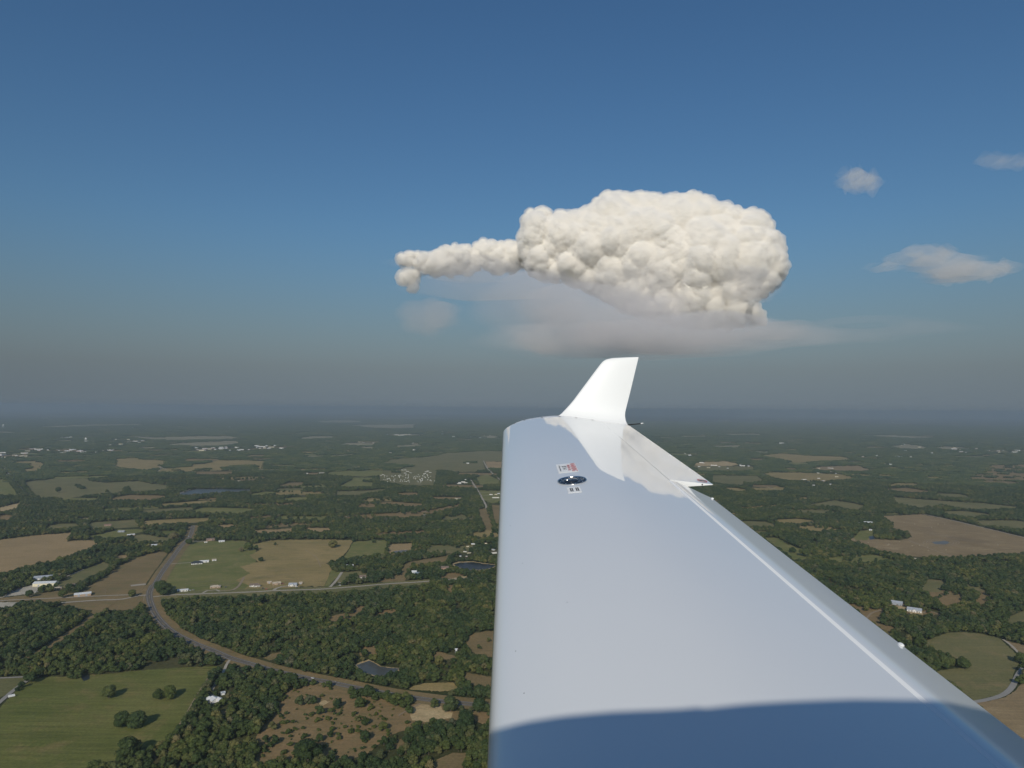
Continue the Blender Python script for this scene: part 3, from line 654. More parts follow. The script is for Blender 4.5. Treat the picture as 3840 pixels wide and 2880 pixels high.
road('driveway', PX('R1', [(1640,1222),(1800,1222)]), 5, M_CALI, .6, 1)
road('driveway', PX('R1', [(430,1600),(500,1555),(640,1500),(720,1465)]), 4, M_CALI, .6, 2)
road('driveway', PX('R3', [(1750,150),(1800,125),(1880,122),(1900,135)]), 5, M_CALI, .6, 1)
road('driveway', PX('R3', [(1900,130),(2000,125),(2060,90),(2110,10)]), 5, M_DIRT, .6, 1)
road('driveway', PX('R4', [(150,132),(190,100),(300,85)]), 6, M_CALI, .6, 1)
road('gravel_pad', PX('R3', [(1130,86),(1260,72)]), 14, M_CALI, .6, 1)
road('dam', PX('R1', [(1510,822),(1600,790),(1700,762),(1960,765),(2260,765)]), 10, M_CALI, .7, 1)
road('dirt_track', PX('R5', [(590,455),(640,480),(700,495)]), 6, M_CALI, .6, 1)
road('dirt_track', PX('R5', [(620,538),(680,555)]), 6, M_CALI, .6, 1)
road('dirt_track', PX('R4', [(1230,1210),(1330,1150),(1420,1105)]), 2.5, M_DIRT, .6, 1)
road('dirt_track', PX('R4', [(1350,880),(1365,900),(1350,930)]), 2.5, M_DIRT, .6, 1)

for pts in ([(0,1535),(90,1528),(180,1520),(330,1500)], [(520,1418),(600,1410),(660,1405)], [(120,1480),(300,1462),(480,1440)], [(430,1300),(520,1360),(560,1450)], [(20,1580),(200,1560),(420,1548)]): road('dirt_track', PX('R2', pts), 1.6, M_DIRT, .58, 0)
for pts in ([(1600,1590),(1700,1575),(1880,1560)], [(1560,1450),(1640,1440),(1740,1430)], [(1620,1620),(1800,1600),(2000,1590),(2100,1570)], [(1290,1640),(1250,1690),(1240,1740)]): road('dirt_track', PX('R1', pts), 1.5, M_DIRT, .58, 0)
for f_ in (1.25, 1.5, 1.8): road('dirt_track', PX('R5', [(1700 + 62 * f_ * math.cos(t), 884 + 13 * f_ * math.sin(t)) for t in np.linspace(0, 2 * math.pi, 22)]), 2.2, M_DIRT, .58, 0)
for f_ in range(7): road('dirt_track', PX('R5', [(1560 + 40 * f_, 800 + 9 * f_), (1640 + 40 * f_, 832 + 8 * f_), (1760 + 44 * f_, 850 + 6 * f_), (1900 + 46 * f_, 850 + 7 * f_)]), 1.6, M_DIRT, .575, 0)
# --- ponds
def water_mat(name, c):
    m, nt, b = nodes(name); b.inputs['Base Color'].default_value = (*c, 1); b.inputs['Roughness'].default_value = .35; b.inputs['Specular IOR Level'].default_value = .22
    n = nt.nodes.new('ShaderNodeTexNoise'); n.inputs['Scale'].default_value = .25; nt.links.new(position(nt), n.inputs['Vector'])
    bp = nt.nodes.new('ShaderNodeBump'); bp.inputs['Strength'].default_value = .06; nt.links.new(n.outputs[0], bp.inputs['Height']); nt.links.new(bp.outputs[0], b.inputs['Normal'])
    return m
M_WAT = water_mat('pond_water', (.085, .092, .088)); M_DARKW = water_mat('dark_pond_water', (.022, .026, .028)); M_MUD = water_mat('silty_water', (.13, .12, .10))
def pond(r, pts, mat, bank=None):
    pp = PX(r, pts); fill(pp, 1); o = sheet('pond', [G(*p) for p in roughen(pp, 5, .4)], .66, mat); tag(o, kind='structure')
    if bank:
        c = np.mean(pp, axis=0); q = [(c[0] + (p[0]-c[0]) * bank, c[1] + (p[1]-c[1]) * bank - 1.0) for p in pp]; fill(q, 1)
        tag(sheet('pond_bank', [G(*p) for p in roughen(q, 4, .6)], .60, MAT['sand']), kind='structure')
pond('R4', [(868,775),(920,755),(980,735),(1040,765),(1070,785),(1150,797),(1240,802),(1200,835),(1130,862),(1040,868),(960,845),(910,838),(890,800)], M_WAT, 1.13)
pond('R2', [(1705,1422),(1760,1407),(1880,1402),(1960,1417),(2070,1427),(2060,1442),(1980,1467),(1820,1472),(1740,1444)], M_DARKW, 1.14)
pond('R1', [(1520,822),(1620,787),(1700,768),(1960,772),(2250,772),(2150,787),(1900,802),(1700,817)], M_WAT)
pond('R3', [(690,868),(775,855),(772,892),(722,912)], M_DARKW); pond('R5', [(1250,847),(1290,839),(1290,861),(1258,866)], M_DARKW); pond('R2', [(1175,1312),(1260,1298),(1325,1300),(1300,1316),(1200,1326)], M_MUD, 1.1)
pond('R5', [(1640,880),(1720,872),(1760,885),(1720,896),(1660,893)], M_MUD)

# --- trees
def leaf_mat(name, ramp, sat=1.0):
    m, nt, bs = nodes(name); oi = nt.nodes.new('ShaderNodeObjectInfo')
    r = nt.nodes.new('ShaderNodeValToRGB'); r.color_ramp.interpolation = 'LINEAR'
    el = r.color_ramp.elements
    while len(el) < len(ramp): el.new(0.5)
    for e, (t, c) in zip(el, ramp): e.position = t; e.color = (*c, 1)
    nt.links.new(oi.outputs['Random'], r.inputs[0])
    tc = nt.nodes.new('ShaderNodeTexCoord')
    k = noise(nt, tc.outputs['Object'], .55, 3, .7, .25, .75)
    col = mix(nt, 1.0, r.outputs[0], mix(nt, k, (.58, .62, .60), (1.45, 1.4, 1.25)), 'MULTIPLY')
    # woods change tint from stand to stand
    st = noise(nt, position(nt), 1 / 110., 4, .6, .40, .64); col = mix(nt, 1.0, col, mix(nt, st, (.74, .86, .92), (1.42, 1.28, 1.0)), 'MULTIPLY')
    nt.links.new(col, bs.inputs['Base Color']); bs.inputs['Roughness'].default_value = .75; bs.inputs['Specular IOR Level'].default_value = .2
    tr = nt.nodes.new('ShaderNodeBsdfTranslucent'); nt.links.new(col, tr.inputs['Color'])
    ms = nt.nodes.new('ShaderNodeMixShader'); ms.inputs[0].default_value = .18
    out = nt.nodes['Material Output']; nt.links.new(bs.outputs[0], ms.inputs[1]); nt.links.new(tr.outputs[0], ms.inputs[2]); nt.links.new(ms.outputs[0], out.inputs[0])
    return m
M_LEAF = leaf_mat('oak_foliage', [(0, (0.0348, 0.0557, 0.0209)), (.35, (0.0510, 0.0754, 0.0267)), (.68, (0.0719, 0.0940, 0.0336)), (.88, (0.0974, 0.1090, 0.0429)), (.97, (0.1218, 0.1206, 0.0557)), (1, (0.1392, 0.1276, 0.0812))])
M_BUSH = leaf_mat('bush_foliage', [(0, (0.0522, 0.0754, 0.0209)), (.5, (0.0754, 0.0986, 0.0290)), (1, (0.0986, 0.1102, 0.0371))])
M_BARK = plain('grey_bark', (.16, .13, .10), .9)
def ico(sub):
    bm = bmesh.new(); bmesh.ops.create_icosphere(bm, subdivisions=sub, radius=1)
    v = np.array([list(x.co) for x in bm.verts]); f = [tuple(x.index for x in y.verts) for y in bm.faces]; bm.free(); return v, f
IV1, IF1 = ico(1); IV2, IF2 = ico(2)
def crown(name, seed, H, R, lobes, leaves, leaf, mat, base=.12):
    g = np.random.default_rng(seed); C = []
    for k in range(lobes):
        t = 2 * math.pi * (k + g.random() * .7) / lobes * 2.4; hz = g.uniform(.30, .80) if k else .78
        rad = R * (1 - ((hz - .42) / .62) ** 2 if hz > .42 else 1 - (.42 - hz)) * g.uniform(.35, .68) * (k > 0)
        C.append((math.cos(t) * rad, math.sin(t) * rad, hz * H, R * g.uniform(.30, .48)))
    C = np.array(C); V, Fs = [], []
    for c in C:
        d = 1 + .16 * np.sin(IV2 @ g.normal(0, 3, 3) + g.random() * 6) + g.normal(0, .06, len(IV2))
        p = IV2 * (c[3] * .9 * d)[:, None] * np.array((1, 1, .82)) + c[:3]; p[:, 2] = np.maximum(p[:, 2], H * base * .6)
        n = len(V); V += p.tolist(); Fs += [tuple(i + n for i in f) for f in IF2]
    k = 0
    while k < leaves:
        c = C[g.integers(len(C))]; d = g.normal(0, 1, 3); d[2] += .35; d /= np.linalg.norm(d)
        p = c[:3] + d * c[3] * np.array((1, 1, .85)) * g.uniform(.92, 1.16)
        if p[2] < H * base: continue
        if (np.linalg.norm((C[:, :3] - p) / C[:, 3:4], axis=1) < .86).any(): k += .2; continue
        nrm = d + g.normal(0, .55, 3); nrm /= np.linalg.norm(nrm); u = np.cross(nrm, g.normal(0, 1, 3)); u /= np.linalg.norm(u); v_ = np.cross(nrm, u)
        s = leaf * g.uniform(.55, 1.25); n = len(V)
        V += [(p + u * s + v_ * s * .25).tolist(), (p + v_ * s * .8 + nrm * s * .2).tolist(), (p - u * s * .9).tolist(), (p - v_ * s * .75 - nrm * .15 * s).tolist()]; Fs.append((n, n+1, n+2, n+3)); k += 1
    return mesh(name, V, Fs, mat)
CROWNS = [crown('crown', 40 + k, 9.6, 4.9, (8, 9, 7, 10, 8, 9)[k], 330, .52, M_LEAF) for k in range(6)]
BIGC = [crown('crown', 80 + k, 13.5, 8.2, 15, 900, .62, M_LEAF, .10) for k in range(4)]
BUSHES = [crown('foliage', 120 + k, 2.6, 2.0, 6, 130, .30, M_BUSH, .02) for k in range(4)]
def trunk_mesh(h, r, limbs, seed):
    g = random.Random(seed); m_ = MB().tube((0, 0, -.2), (0, 0, h * .45), r, r * .7, 7)
    for k in range(limbs):
        t = 2 * math.pi * k / limbs + g.random(); m_.tube((0, 0, h * (.28 + .1 * g.random())), (math.cos(t) * h * .28, math.sin(t) * h * .28, h * (.6 + .12 * g.random())), r * .5, r * .2, 5)
    return m_.me('trunk', M_BARK)
TRUNKS = [trunk_mesh(9.6, .26, 4, k) for k in range(2)]; BIGT = [trunk_mesh(13.5, .48, 5, 9 + k) for k in range(2)]
def patch(name, seed, size, nb, rmin, rmax):
    g = np.random.default_rng(seed); V, Fs = [], []
    for k in range(nb):
        x, y = g.uniform(-size/2, size/2, 2); r = g.uniform(rmin, rmax)
        p = IV1 * (r * (1 + g.normal(0, .13, len(IV1))))[:, None] * np.array((1, 1, .8)) + np.array((x, y, r * .75 + g.uniform(0, 3.5)))
        p[:, 2] = np.maximum(p[:, 2], .2); n = len(V); V += p.tolist(); Fs += [tuple(i + n for i in f) for f in IF1]
    return mesh(name, V, Fs, M_LEAF)
PATCH = [patch('canopy', 200 + k, 40, 34, 3.2, 5.6) for k in range(4)]
PATCHF = [patch('canopy', 220 + k, 130, 120, 5, 9) for k in range(3)]
tree_no = [0]
def tree(x, y, s, label, group=None, big=False, name='tree', kind=None, rz=None):
    t = empty(name, (x, y, 0), rng.uniform(0, 6.28) if rz is None else rz); s2 = s * rng.uniform(.92, 1.08); t.scale = (s2, s2, s * rng.uniform(.9, 1.1))
    k = int(rng.integers(100)) if kind is None else kind
    ob('crown', (BIGC if big else CROWNS)[k % (4 if big else 6)], t); ob('trunk', (BIGT if big else TRUNKS)[k % 2], t)
    return tag(t, label, 'tree', group)
# free-standing trees: trunk foot in the photograph, crown width in photograph pixels
def at_scale(px, py, wpx, R):
    x, y = G(px, py); s = math.dist((x, y, 0), (0, 0, EYE_H)); return x, y, wpx / F * s / (2 * R)
SOLO = []
for r, a, b, wp, lab in [
 ('R3',938,1058,118,'round dark oak standing alone in the green pasture, shadow to its right'),
 ('R3',1368,1066,80,'left oak of the close pair in the green pasture nearest the dirt track'),
 ('R3',1468,1060,105,'right oak of the close pair in the green pasture nearest the dirt track'),
 ('R3',1050,1306,130,'left and darker oak of the large lower pair in the green pasture'),
 ('R3',1175,1312,150,'right and bigger oak of the large lower pair in the green pasture'),
 ('R3',1110,1575,190,'huge oak at the lower edge of the green pasture above the thicket'),
 ('R2',665,1275,82,'lone round tree on the far edge of the golden hay meadow'),
 ('R2',1018,1236,38,'small round tree behind the far edge of the mown green paddock'),
 ('R2',165,1258,28,'small bush-like tree on the left of the golden meadow near its far edge'),
 ('R2',42,1395,40,'small tree on the left side of the golden meadow towards the farm houses'),
 ('R1',505,800,46,'dark tree to the left in the long olive field of the middle distance'),
 ('R1',925,800,28,'slender tree at the near edge of the long olive field'),
 ('R1',1375,1185,55,'tree at the right end of the small paddock left of the highway'),
 ('R1',1500,1220,90,'broad tree beside the highway where it enters the woods'),
 ('R1',1635,1245,56,'tree on the right verge of the highway opposite the brown gabled house'),
 ('R1',2082,1310,42,'tree at the right edge of the grass field beyond the dark roofed house'),
 ('R1',2145,1300,80,'spreading tree right of the grass field near the golden meadow'),
 ('R1',1390,1655,110,'large dark tree in the corner of the highway and the county road'),
 ('R3',1425,165,120,'tree beside the county road next to the highway junction'),
 ('R3',540,190,70,'tree between the county road and the white roofed barn'),
 ('R3',255,185,62,'round tree at the edge of the pale gravel yard'),
 ('R3',1140,180,70,'tree on the left side of the highway junction'),
 ('R4',855,1060,90,'tall tree beside the highway, leftmost of the row before the sandy bank'),
 ('R4',975,1050,110,'round dark tree beside the highway, second of the row left of the sandy bank'),
 ('R4',1170,1098,80,'third tree of the row along the near side of the highway'),
 ('R4',1248,1088,62,'narrow dark tree standing against the highway above the sandy bank'),
 ('R4',1340,1100,55,'small round tree on the verge just left of the sandy bank'),
 ('R4',1680,1172,145,'broad dark tree at the right end of the sandy bank'),
 ('R4',1925,1185,135,'big round tree beside the highway closest to the wing'),
 ('R4',1810,1330,180,'large tree right of the sandy bank near the wing edge'),
 ('R4',2012,575,44,'tree on the brown clearing beside the wing, upper of the two'),
 ('R4',1925,635,46,'tree on the brown clearing beside the wing, lower of the two'),
 ('R4',450,1600,200,'dark thicket tree at the bottom edge of the scrub field'),
 ('R5',855,970,60,'tree on the green paddock just right of the wing'),
 ('R5',780,945,40,'smaller tree on the green paddock just right of the wing'),
 ('R6',1690,800,90,'last tree at the tip of the wood reaching into the right pasture'),
 ('R6',2185,760,90,'tree beside the pale track at the right edge'),
 ('R6',1540,790,100,'tree near the tip of the wood that reaches into the right pasture')]:
    px, py = P1(r, a, b); big = wp / 2.304 / F * math.dist((*G(px, py), 0), (0, 0, EYE_H)) > 11
    x, y, s = at_scale(px, py, wp / REG[r][2], 8.2 if big else 4.9); SOLO.append((x, y, s * (8.2 if big else 4.9)))
    tree(x, y, s, lab, big=big)
# woodland candidates
def fan(r0, r1, sp, half=.72):
    n = int(r1 * 2 * math.sin(min(half, 1.5)) / sp) + 2
    xs = (np.arange(n) - n / 2) * sp; ys = np.arange(int(r1 / sp) + 1) * sp
    X, Y = np.meshgrid(xs, ys); X = X.ravel() + rng.uniform(-.5, .5, X.size) * sp; Y = Y.ravel() + rng.uniform(-.5, .5, Y.size) * sp
    d = np.hypot(X, Y); k = (d > r0) & (d < r1) & (np.abs(np.arctan2(X, Y)) < half)
    return X[k], Y[k]
def vnoise(X, Y, s, seed):
    g = np.random.default_rng(seed); T = g.random((256, 256)); x, y = X / s + 500, Y / s + 500
    xi, yi = np.floor(x).astype(int), np.floor(y).astype(int); fx, fy = x - xi, y - yi; fx, fy = fx*fx*(3-2*fx), fy*fy*(3-2*fy)
    q = lambda a, b: T[a % 256, b % 256]
    return (q(xi, yi)*(1-fx) + q(xi+1, yi)*fx)*(1-fy) + (q(xi, yi+1)*(1-fx) + q(xi+1, yi+1)*fx)*fy
def near_roads(X, Y, extra=0.0):
    out = np.zeros(len(X), bool)
    for ln, hwid in ROADS:
        h = hwid + extra; lo, hi = ln.min(0) - h, ln.max(0) + h
        c = np.where((X > lo[0]) & (X < hi[0]) & (Y > lo[1]) & (Y < hi[1]))[0]
        if not len(c): continue
        best = np.full(len(c), 1e9)
        for i in range(len(ln) - 1):
            a, b = ln[i], ln[i+1]; ab = b - a; t = np.clip(((X[c]-a[0])*ab[0] + (Y[c]-a[1])*ab[1]) / max(ab @ ab, 1e-6), 0, 1)
            best = np.minimum(best, np.hypot(X[c]-a[0]-t*ab[0], Y[c]-a[1]-t*ab[1]))
        out[c[best < h]] = True
    return out
HOUSE_CLEAR = []       # filled by the house list below
def woods(r0, r1, sp, zc, scrub=.12, roads=0.0, half=.72):
    X, Y = fan(r0, r1, sp, half); px, py, ok = project(X, Y, np.full(len(X), zc))
    gx, gy, _ = project(X, Y, np.zeros(len(X)))
    ins = ok & (px > -600) & (px < 4440) & (py < 3200) & (py > 0)
    cls = np.full(len(X), 0); ix = np.clip((px / 2).astype(int), 0, MW-1); iy = np.clip((py / 2).astype(int), 0, MH-1)
    cls[ins] = MASK[iy[ins], ix[ins]]
    ins2 = (gx > -600) & (gx < 4440) & (gy < 3200) & (gy > 0); c2 = np.zeros(len(X), int); ix2 = np.clip((gx / 2).astype(int), 0, MW-1); iy2 = np.clip((gy / 2).astype(int), 0, MH-1); c2[ins2] = MASK[iy2[ins2], ix2[ins2]]
    n1 = vnoise(X, Y, 34, 3) * .6 + vnoise(X, Y, 15, 4) * .4; dens = np.where(n1 < .34, .22, 1.0)
    hidden = ~ins                                           # land off the picture: woods with clearings
    dens = np.where(hidden & (vnoise(X, Y, 220, 5) > .62), .02, dens)
    keep = (cls == 0) & (c2 != 1) & (rng.random(len(X)) < dens) | (cls == 2) & (rng.random(len(X)) < scrub * (n1 > .45))
    keep &= ~near_roads(X, Y, roads)
    for hx, hy, hr in HOUSE_CLEAR:
        keep &= (X - hx) ** 2 + (Y - hy) ** 2 > hr * hr
    for hx, hy, hr in SOLO: keep &= (X - hx) ** 2 + (Y - hy) ** 2 > (hr * .9) ** 2
    return X[keep], Y[keep], px[keep], py[keep]
def scatter(name, label, X, Y, S, K, sources, seed=0, cat='woodland'):
    me = bpy.data.meshes.new(name); me.vertices.add(len(X)); co = np.zeros((len(X), 3)); co[:, 0], co[:, 1] = X, Y
    me.vertices.foreach_set('co', co.ravel())
    for nm, dt, arr in (('s', 'FLOAT', S), ('r', 'FLOAT', rng.uniform(0, 6.283, len(X))), ('k', 'INT', K)):
        at = me.attributes.new(nm, dt, 'POINT'); at.data.foreach_set('value', np.ascontiguousarray(arr, dtype=np.int32 if dt == 'INT' else np.float32))
    o = ob(name, me); tag(o, label, cat, kind='stuff')
    ng = bpy.data.node_groups.new(name + '_nodes', 'GeometryNodeTree')
    ng.interface.new_socket('Geometry', in_out='INPUT', socket_type='NodeSocketGeometry'); ng.interface.new_socket('Geometry', in_out='OUTPUT', socket_type='NodeSocketGeometry')
    N = ng.nodes.new; gi, go = N('NodeGroupInput'), N('NodeGroupOutput'); ip = N('GeometryNodeInstanceOnPoints'); jn = N('GeometryNodeJoinGeometry')
    for so in sources[::-1]:
        q = N('GeometryNodeObjectInfo'); q.inputs['Object'].default_value = so; q.inputs['As Instance'].default_value = True; q.transform_space = 'ORIGINAL'; ng.links.new(q.outputs['Geometry'], jn.inputs[0])
    def attr(nm, dt):
        a = N('GeometryNodeInputNamedAttribute'); a.data_type = dt; a.inputs['Name'].default_value = nm
        return a.outputs['Attribute']
    cx = N('ShaderNodeCombineXYZ'); ng.links.new(attr('r', 'FLOAT'), cx.inputs[2])
    ng.links.new(gi.outputs[0], ip.inputs['Points']); ng.links.new(jn.outputs[0], ip.inputs['Instance']); ip.inputs['Pick Instance'].default_value = True
    ng.links.new(attr('k', 'INT'), ip.inputs['Instance Index']); ng.links.new(cx.outputs[0], ip.inputs['Rotation']); ng.links.new(attr('s', 'FLOAT'), ip.inputs['Scale']); ng.links.new(ip.outputs[0], go.inputs[0])
    md = o.modifiers.new('scatter', 'NODES'); md.node_group = ng
    return o

# ================================================================== buildings
M_WALL = {'white': plain('white_siding', (.72, .71, .68), .8), 'cream': plain('cream_steel_wall', (.70, .64, .46), .7), 'tan': plain('tan_brick', (.42, .31, .22), .9), 'grey': plain('grey_steel_wall', (.34, .37, .41), .6), 'pink': plain('salmon_brick', (.45, .30, .23), .9)}
def roof_mat(name, c, rough, metal=0.0):
    m, nt, b = nodes(name); tc = nt.nodes.new('ShaderNodeTexCoord')
    wv = nt.nodes.new('ShaderNodeTexWave'); wv.inputs['Scale'].default_value = 1.6; wv.inputs['Distortion'].default_value = .3; nt.links.new(tc.outputs['Object'], wv.inputs['Vector'])
    k = mix(nt, wv.outputs['Fac'], (.86, .86, .86), (1.08, 1.08, 1.08)); n = noise(nt, tc.outputs['Object'], .35, 4, .7, .3, .7); k = mix(nt, 1.0, k, mix(nt, n, (.85, .85, .84), (1.1, 1.1, 1.1)), 'MULTIPLY')
    nt.links.new(mix(nt, 1.0, c, k, 'MULTIPLY'), b.inputs['Base Color']); b.inputs['Roughness'].default_value = rough; b.inputs['Metallic'].default_value = metal
    return m
M_ROOF = {'white': roof_mat('white_metal_roof', (.74, .75, .74), .45), 'grey': roof_mat('galvanised_roof', (.42, .45, .48), .4), 'dark': roof_mat('dark_shingles', (.035, .045, .055), .85), 'tan': roof_mat('tan_metal_roof', (.52, .44, .33), .55), 'brown': roof_mat('brown_shingles', (.20, .15, .12), .9), 'red': roof_mat('reddish_shingles', (.30, .17, .14), .9), 'blue': roof_mat('blue_grey_roof', (.25, .32, .38), .5)}
M_GLASS = plain('window_glass', (.02, .025, .03), .08); M_DOOR = plain('house_door', (.18, .12, .09), .6); M_FRAME = plain('window_frame', (.75, .74, .70), .6)
def gable(m_, x0, x1, y0, y1, z0, z1, o, axis='x', t=.25):
    """roof slab pair, ridge along axis"""
    if axis == 'x':
        ym = (y0 + y1) / 2; A = [(x0-o, y0-o, z0), (x1+o, y0-o, z0), (x1+o, ym, z1), (x0-o, ym, z1), (x0-o, y1+o, z0), (x1+o, y1+o, z0)]
    else:
        xm = (x0 + x1) / 2; A = [(x0-o, y0-o, z0), (x0-o, y1+o, z0), (xm, y1+o, z1), (xm, y0-o, z1), (x1+o, y0-o, z0), (x1+o, y1+o, z0)]
    B = [(x, y, z + t) for x, y, z in A]
    m_.add(A + B, [(6,7,8,9), (9,8,11,10), (1,0,3,2), (2,3,4,5), (0,1,7,6), (5,4,10,11), (0,6,9,3), (3,9,10,4), (1,2,8,7), (2,5,11,8)])
def gwall(m_, x0, x1, y0, y1, h, z1, axis='x'):
    if axis == 'x':
        ym = (y0 + y1) / 2
        m_.add([(x0,y0,0),(x1,y0,0),(x1,y1,0),(x0,y1,0),(x0,y0,h),(x1,y0,h),(x1,y1,h),(x0,y1,h),(x0,ym,z1),(x1,ym,z1)], [(0,1,5,4),(2,3,7,6),(1,2,6,9,5),(3,0,4,8,7)])
    else:
        xm = (x0 + x1) / 2
        m_.add([(x0,y0,0),(x1,y0,0),(x1,y1,0),(x0,y1,0),(x0,y0,h),(x1,y0,h),(x1,y1,h),(x0,y1,h),(xm,y0,z1),(xm,y1,z1)], [(1,2,6,5),(3,0,4,7),(0,1,5,8,4),(2,3,7,9,6)])
def house(r, a, b, wz, depth, style, wall, roof, label, rot=0.0, h=3.0, rise=2.4, cat='house', name='house', win=3):
    px, py = P1(r, a, b); x, y = G(px, py); s = math.dist((x, y, 0), (0, 0, EYE_H)); wd = wz / REG[r][2] / F * s; hw_ = wd / 2; d2 = depth / 2
    t = empty(name, (x, y, 0), -math.atan2(x, y) + RAD(rot)); tag(t, label, cat); HOUSE_CLEAR.append((x, y, max(wd, depth) * .5 + 7)); HOUSE_CLEAR.append((x * (1 - 16 / math.hypot(x, y)), y * (1 - 16 / math.hypot(x, y)), max(wd, depth) * .5 + 3))
    wm, rm = MB(), MB(); z1 = h + rise
    if style == 'hip':
        wm.box(-hw_, hw_, -d2, d2, 0, h); o = .6; k = max(hw_ - d2, hw_ * .25)
        v = [(-hw_-o,-d2-o,h),(hw_+o,-d2-o,h),(hw_+o,d2+o,h),(-hw_-o,d2+o,h),(-k,0,z1),(k,0,z1),(-hw_-o,-d2-o,h-.2),(hw_+o,-d2-o,h-.2),(hw_+o,d2+o,h-.2),(-hw_-o,d2+o,h-.2)]
        rm.add(v, [(0,1,5,4),(1,2,5),(2,3,4,5),(3,0,4),(6,7,1,0),(7,8,2,1),(8,9,3,2),(9,6,0,3),(9,8,7,6)])
    else:
        gwall(wm, -hw_, hw_, -d2, d2, h, z1 - .02); gable(rm, -hw_, hw_, -d2, d2, h, z1, .5)
        if style == 'cross':        # a front gable, as on a porch
            gwall(wm, -hw_*.22, hw_*.28, -d2-2.2, -d2*.2, h - .1, z1 - .5, 'y'); gable(rm, -hw_*.22, hw_*.28, -d2-2.2, -d2*.2, h - .1, z1 - .45, .4, 'y')
        if style == 'ell':
            gwall(wm, -hw_-6.5, -hw_*.2, -d2-1.5, d2*.3, h - .15, z1 - .5); gable(rm, -hw_-6.5, -hw_*.2, -d2-1.5, d2*.3, h - .15, z1 - .45, .4)
            gwall(wm, hw_*.35, hw_+5, d2*.1, d2+2.5, h - .2, z1 - .9); gable(rm, hw_*.35, hw_+5, d2*.1, d2+2.5, h - .2, z1 - .85, .4)
    wm.build('wall', M_WALL[wall], t); ro = rm.build('roof', M_ROOF[roof], t)
    if cat == 'house':
        yf = -d2 - (2.2 if style == 'cross' else 0)
        MB().box(-.55, .55, -.05, .05, 0, 2.1).build('door', M_DOOR, t, loc=(hw_ * .03, yf - .03 if style == 'cross' else -d2 - .03, 0))
        for k in range(win):
            u = (-.72 + 1.44 * k / max(1, win - 1)) * hw_
            if abs(u) < 1.3: u += 2.2
            if style == 'cross' and -hw_*.24 < u < hw_*.3: u = hw_ * .5
            w_ = MB().box(-.85, .85, -.04, .06, 0, 1.35).build('window', M_GLASS, t, loc=(u, -d2 - .05, .9)); MB().box(-.95, .95, -.03, .05, -.12, 0).build('sill', M_FRAME, w_)
        if style in ('hip', 'gable'): MB().box(-.45, .45, -.4, .4, 0, 1.8).build('chimney', M_WALL['tan'], ro, loc=(hw_ * .4, 0, z1 - 1.0))
    elif cat in ('barn', 'shed'):
        n_ = 2 if wd > 15 else 1
        for k in range(n_): MB().box(-1.7, 1.7, -.05, .05, 0, min(h - .4, 3.6)).build('roller_door', M_WALL['grey'] if wall != 'grey' else M_FRAME, t, loc=((k - (n_-1)/2) * hw_ * .9, -d2 - .04, 0))
        for k in range(max(2, int(wd / 5))): MB().box(-.5, .5, -.5, .5, -.05, .12).build('skylight', M_FRAME, ro, loc=((k - (max(2, int(wd/5)) - 1)/2) * 4.6, -d2 * .5, h + rise * .5 + .27), rot=(math.atan2(rise, d2), 0, 0))
    return t
HOUSES = [
 ('R1',1700,1415,78,14,'hip','white','dark','white walled house under a black hipped roof in the grass field',0,3,4.2),
 ('R1',1820,1212,62,11,'cross','pink','brown','brown gabled house in front of the woods, far side of the grass field',5,3.2,3),
 ('R1',1340,1262,95,14,'gable','white','white','long white house among trees left of the highway',-8,3,2.2),
 ('R1',1130,1172,50,10,'gable','tan','white','pale roofed house in the trees above the small paddock',10,3,2),
 ('R1',1050,1142,44,9,'gable','grey','grey','grey house behind trees, upper left of the small paddock',-20,3,2),
 ('R1',930,1088,46,10,'gable','tan','red','red roofed house hidden in the wood left of the highway',0,3,2.2),
 ('R1',608,1608,55,11,'gable','white','brown','small white house right of the cream barn',-15,3,2),
 ('R1',498,1632,44,9,'hip','tan','tan','little tan roofed house behind the cream barn',10,2.8,1.8),
 ('R3',1580,130,74,10,'gable','white','white','white trailer house beside the county road nearest the highway',-4,3,1.2),
 ('R3',1862,100,74,12,'hip','tan','tan','tan roofed brick house with loop driveway on the county road',-6,3,2.4),
 ('R3',2192,88,60,11,'cross','white','brown','white house with brown gable at the right of the loop driveway house',0,3,2.6),
 ('R4',10,90,44,10,'gable','white','brown','little brown roofed house leftmost in the row of farm houses',0,3,2.2),
 ('R4',178,72,62,11,'cross','tan','tan','tan farm house in the middle of the row along the county road',5,3.2,2.4),
 ('R4',320,84,62,12,'cross','white','grey','grey roofed house with white gable, right end of the farm row',-12,3.2,3),
 ('R2',922,1540,52,10,'cross','white','brown','white gabled house hidden in the oak grove',0,3.5,3.4),
 ('R2',1632,1466,62,12,'cross','pink','brown','two gabled brick house below the dark pond',0,5,3.4),
 ('R2',1400,1506,46,10,'gable','grey','blue','blue grey roofed house near the white dome roofed shed',10,3,2),
 ('R6',1115,246,72,14,'gable','grey','grey','grey metal roofed open barn house upper left of the pair by the wood',-8,4.2,3),
 ('R6',1266,305,92,15,'cross','white','grey','white house with grey metal roof and dark front gable right of the barn',-4,3.4,3.6),
 ('R5',1638,525,22,12,'cross','white','brown','white gabled house alone in the far right woods',0,3,3),
 ('R3',1850,1085,56,11,'ell','white','white','white metal roofed house with side wings below the big pasture',-62,3.4,2.6),
]
for i, hh in enumerate(HOUSES):
    r, a, b, wz, dep, st, wl, rf, lab, rot, h, rise = hh; house(r, a, b, wz, dep, st, wl, rf, lab, rot, h, rise, win=5 if i in (0, 18) else 3)
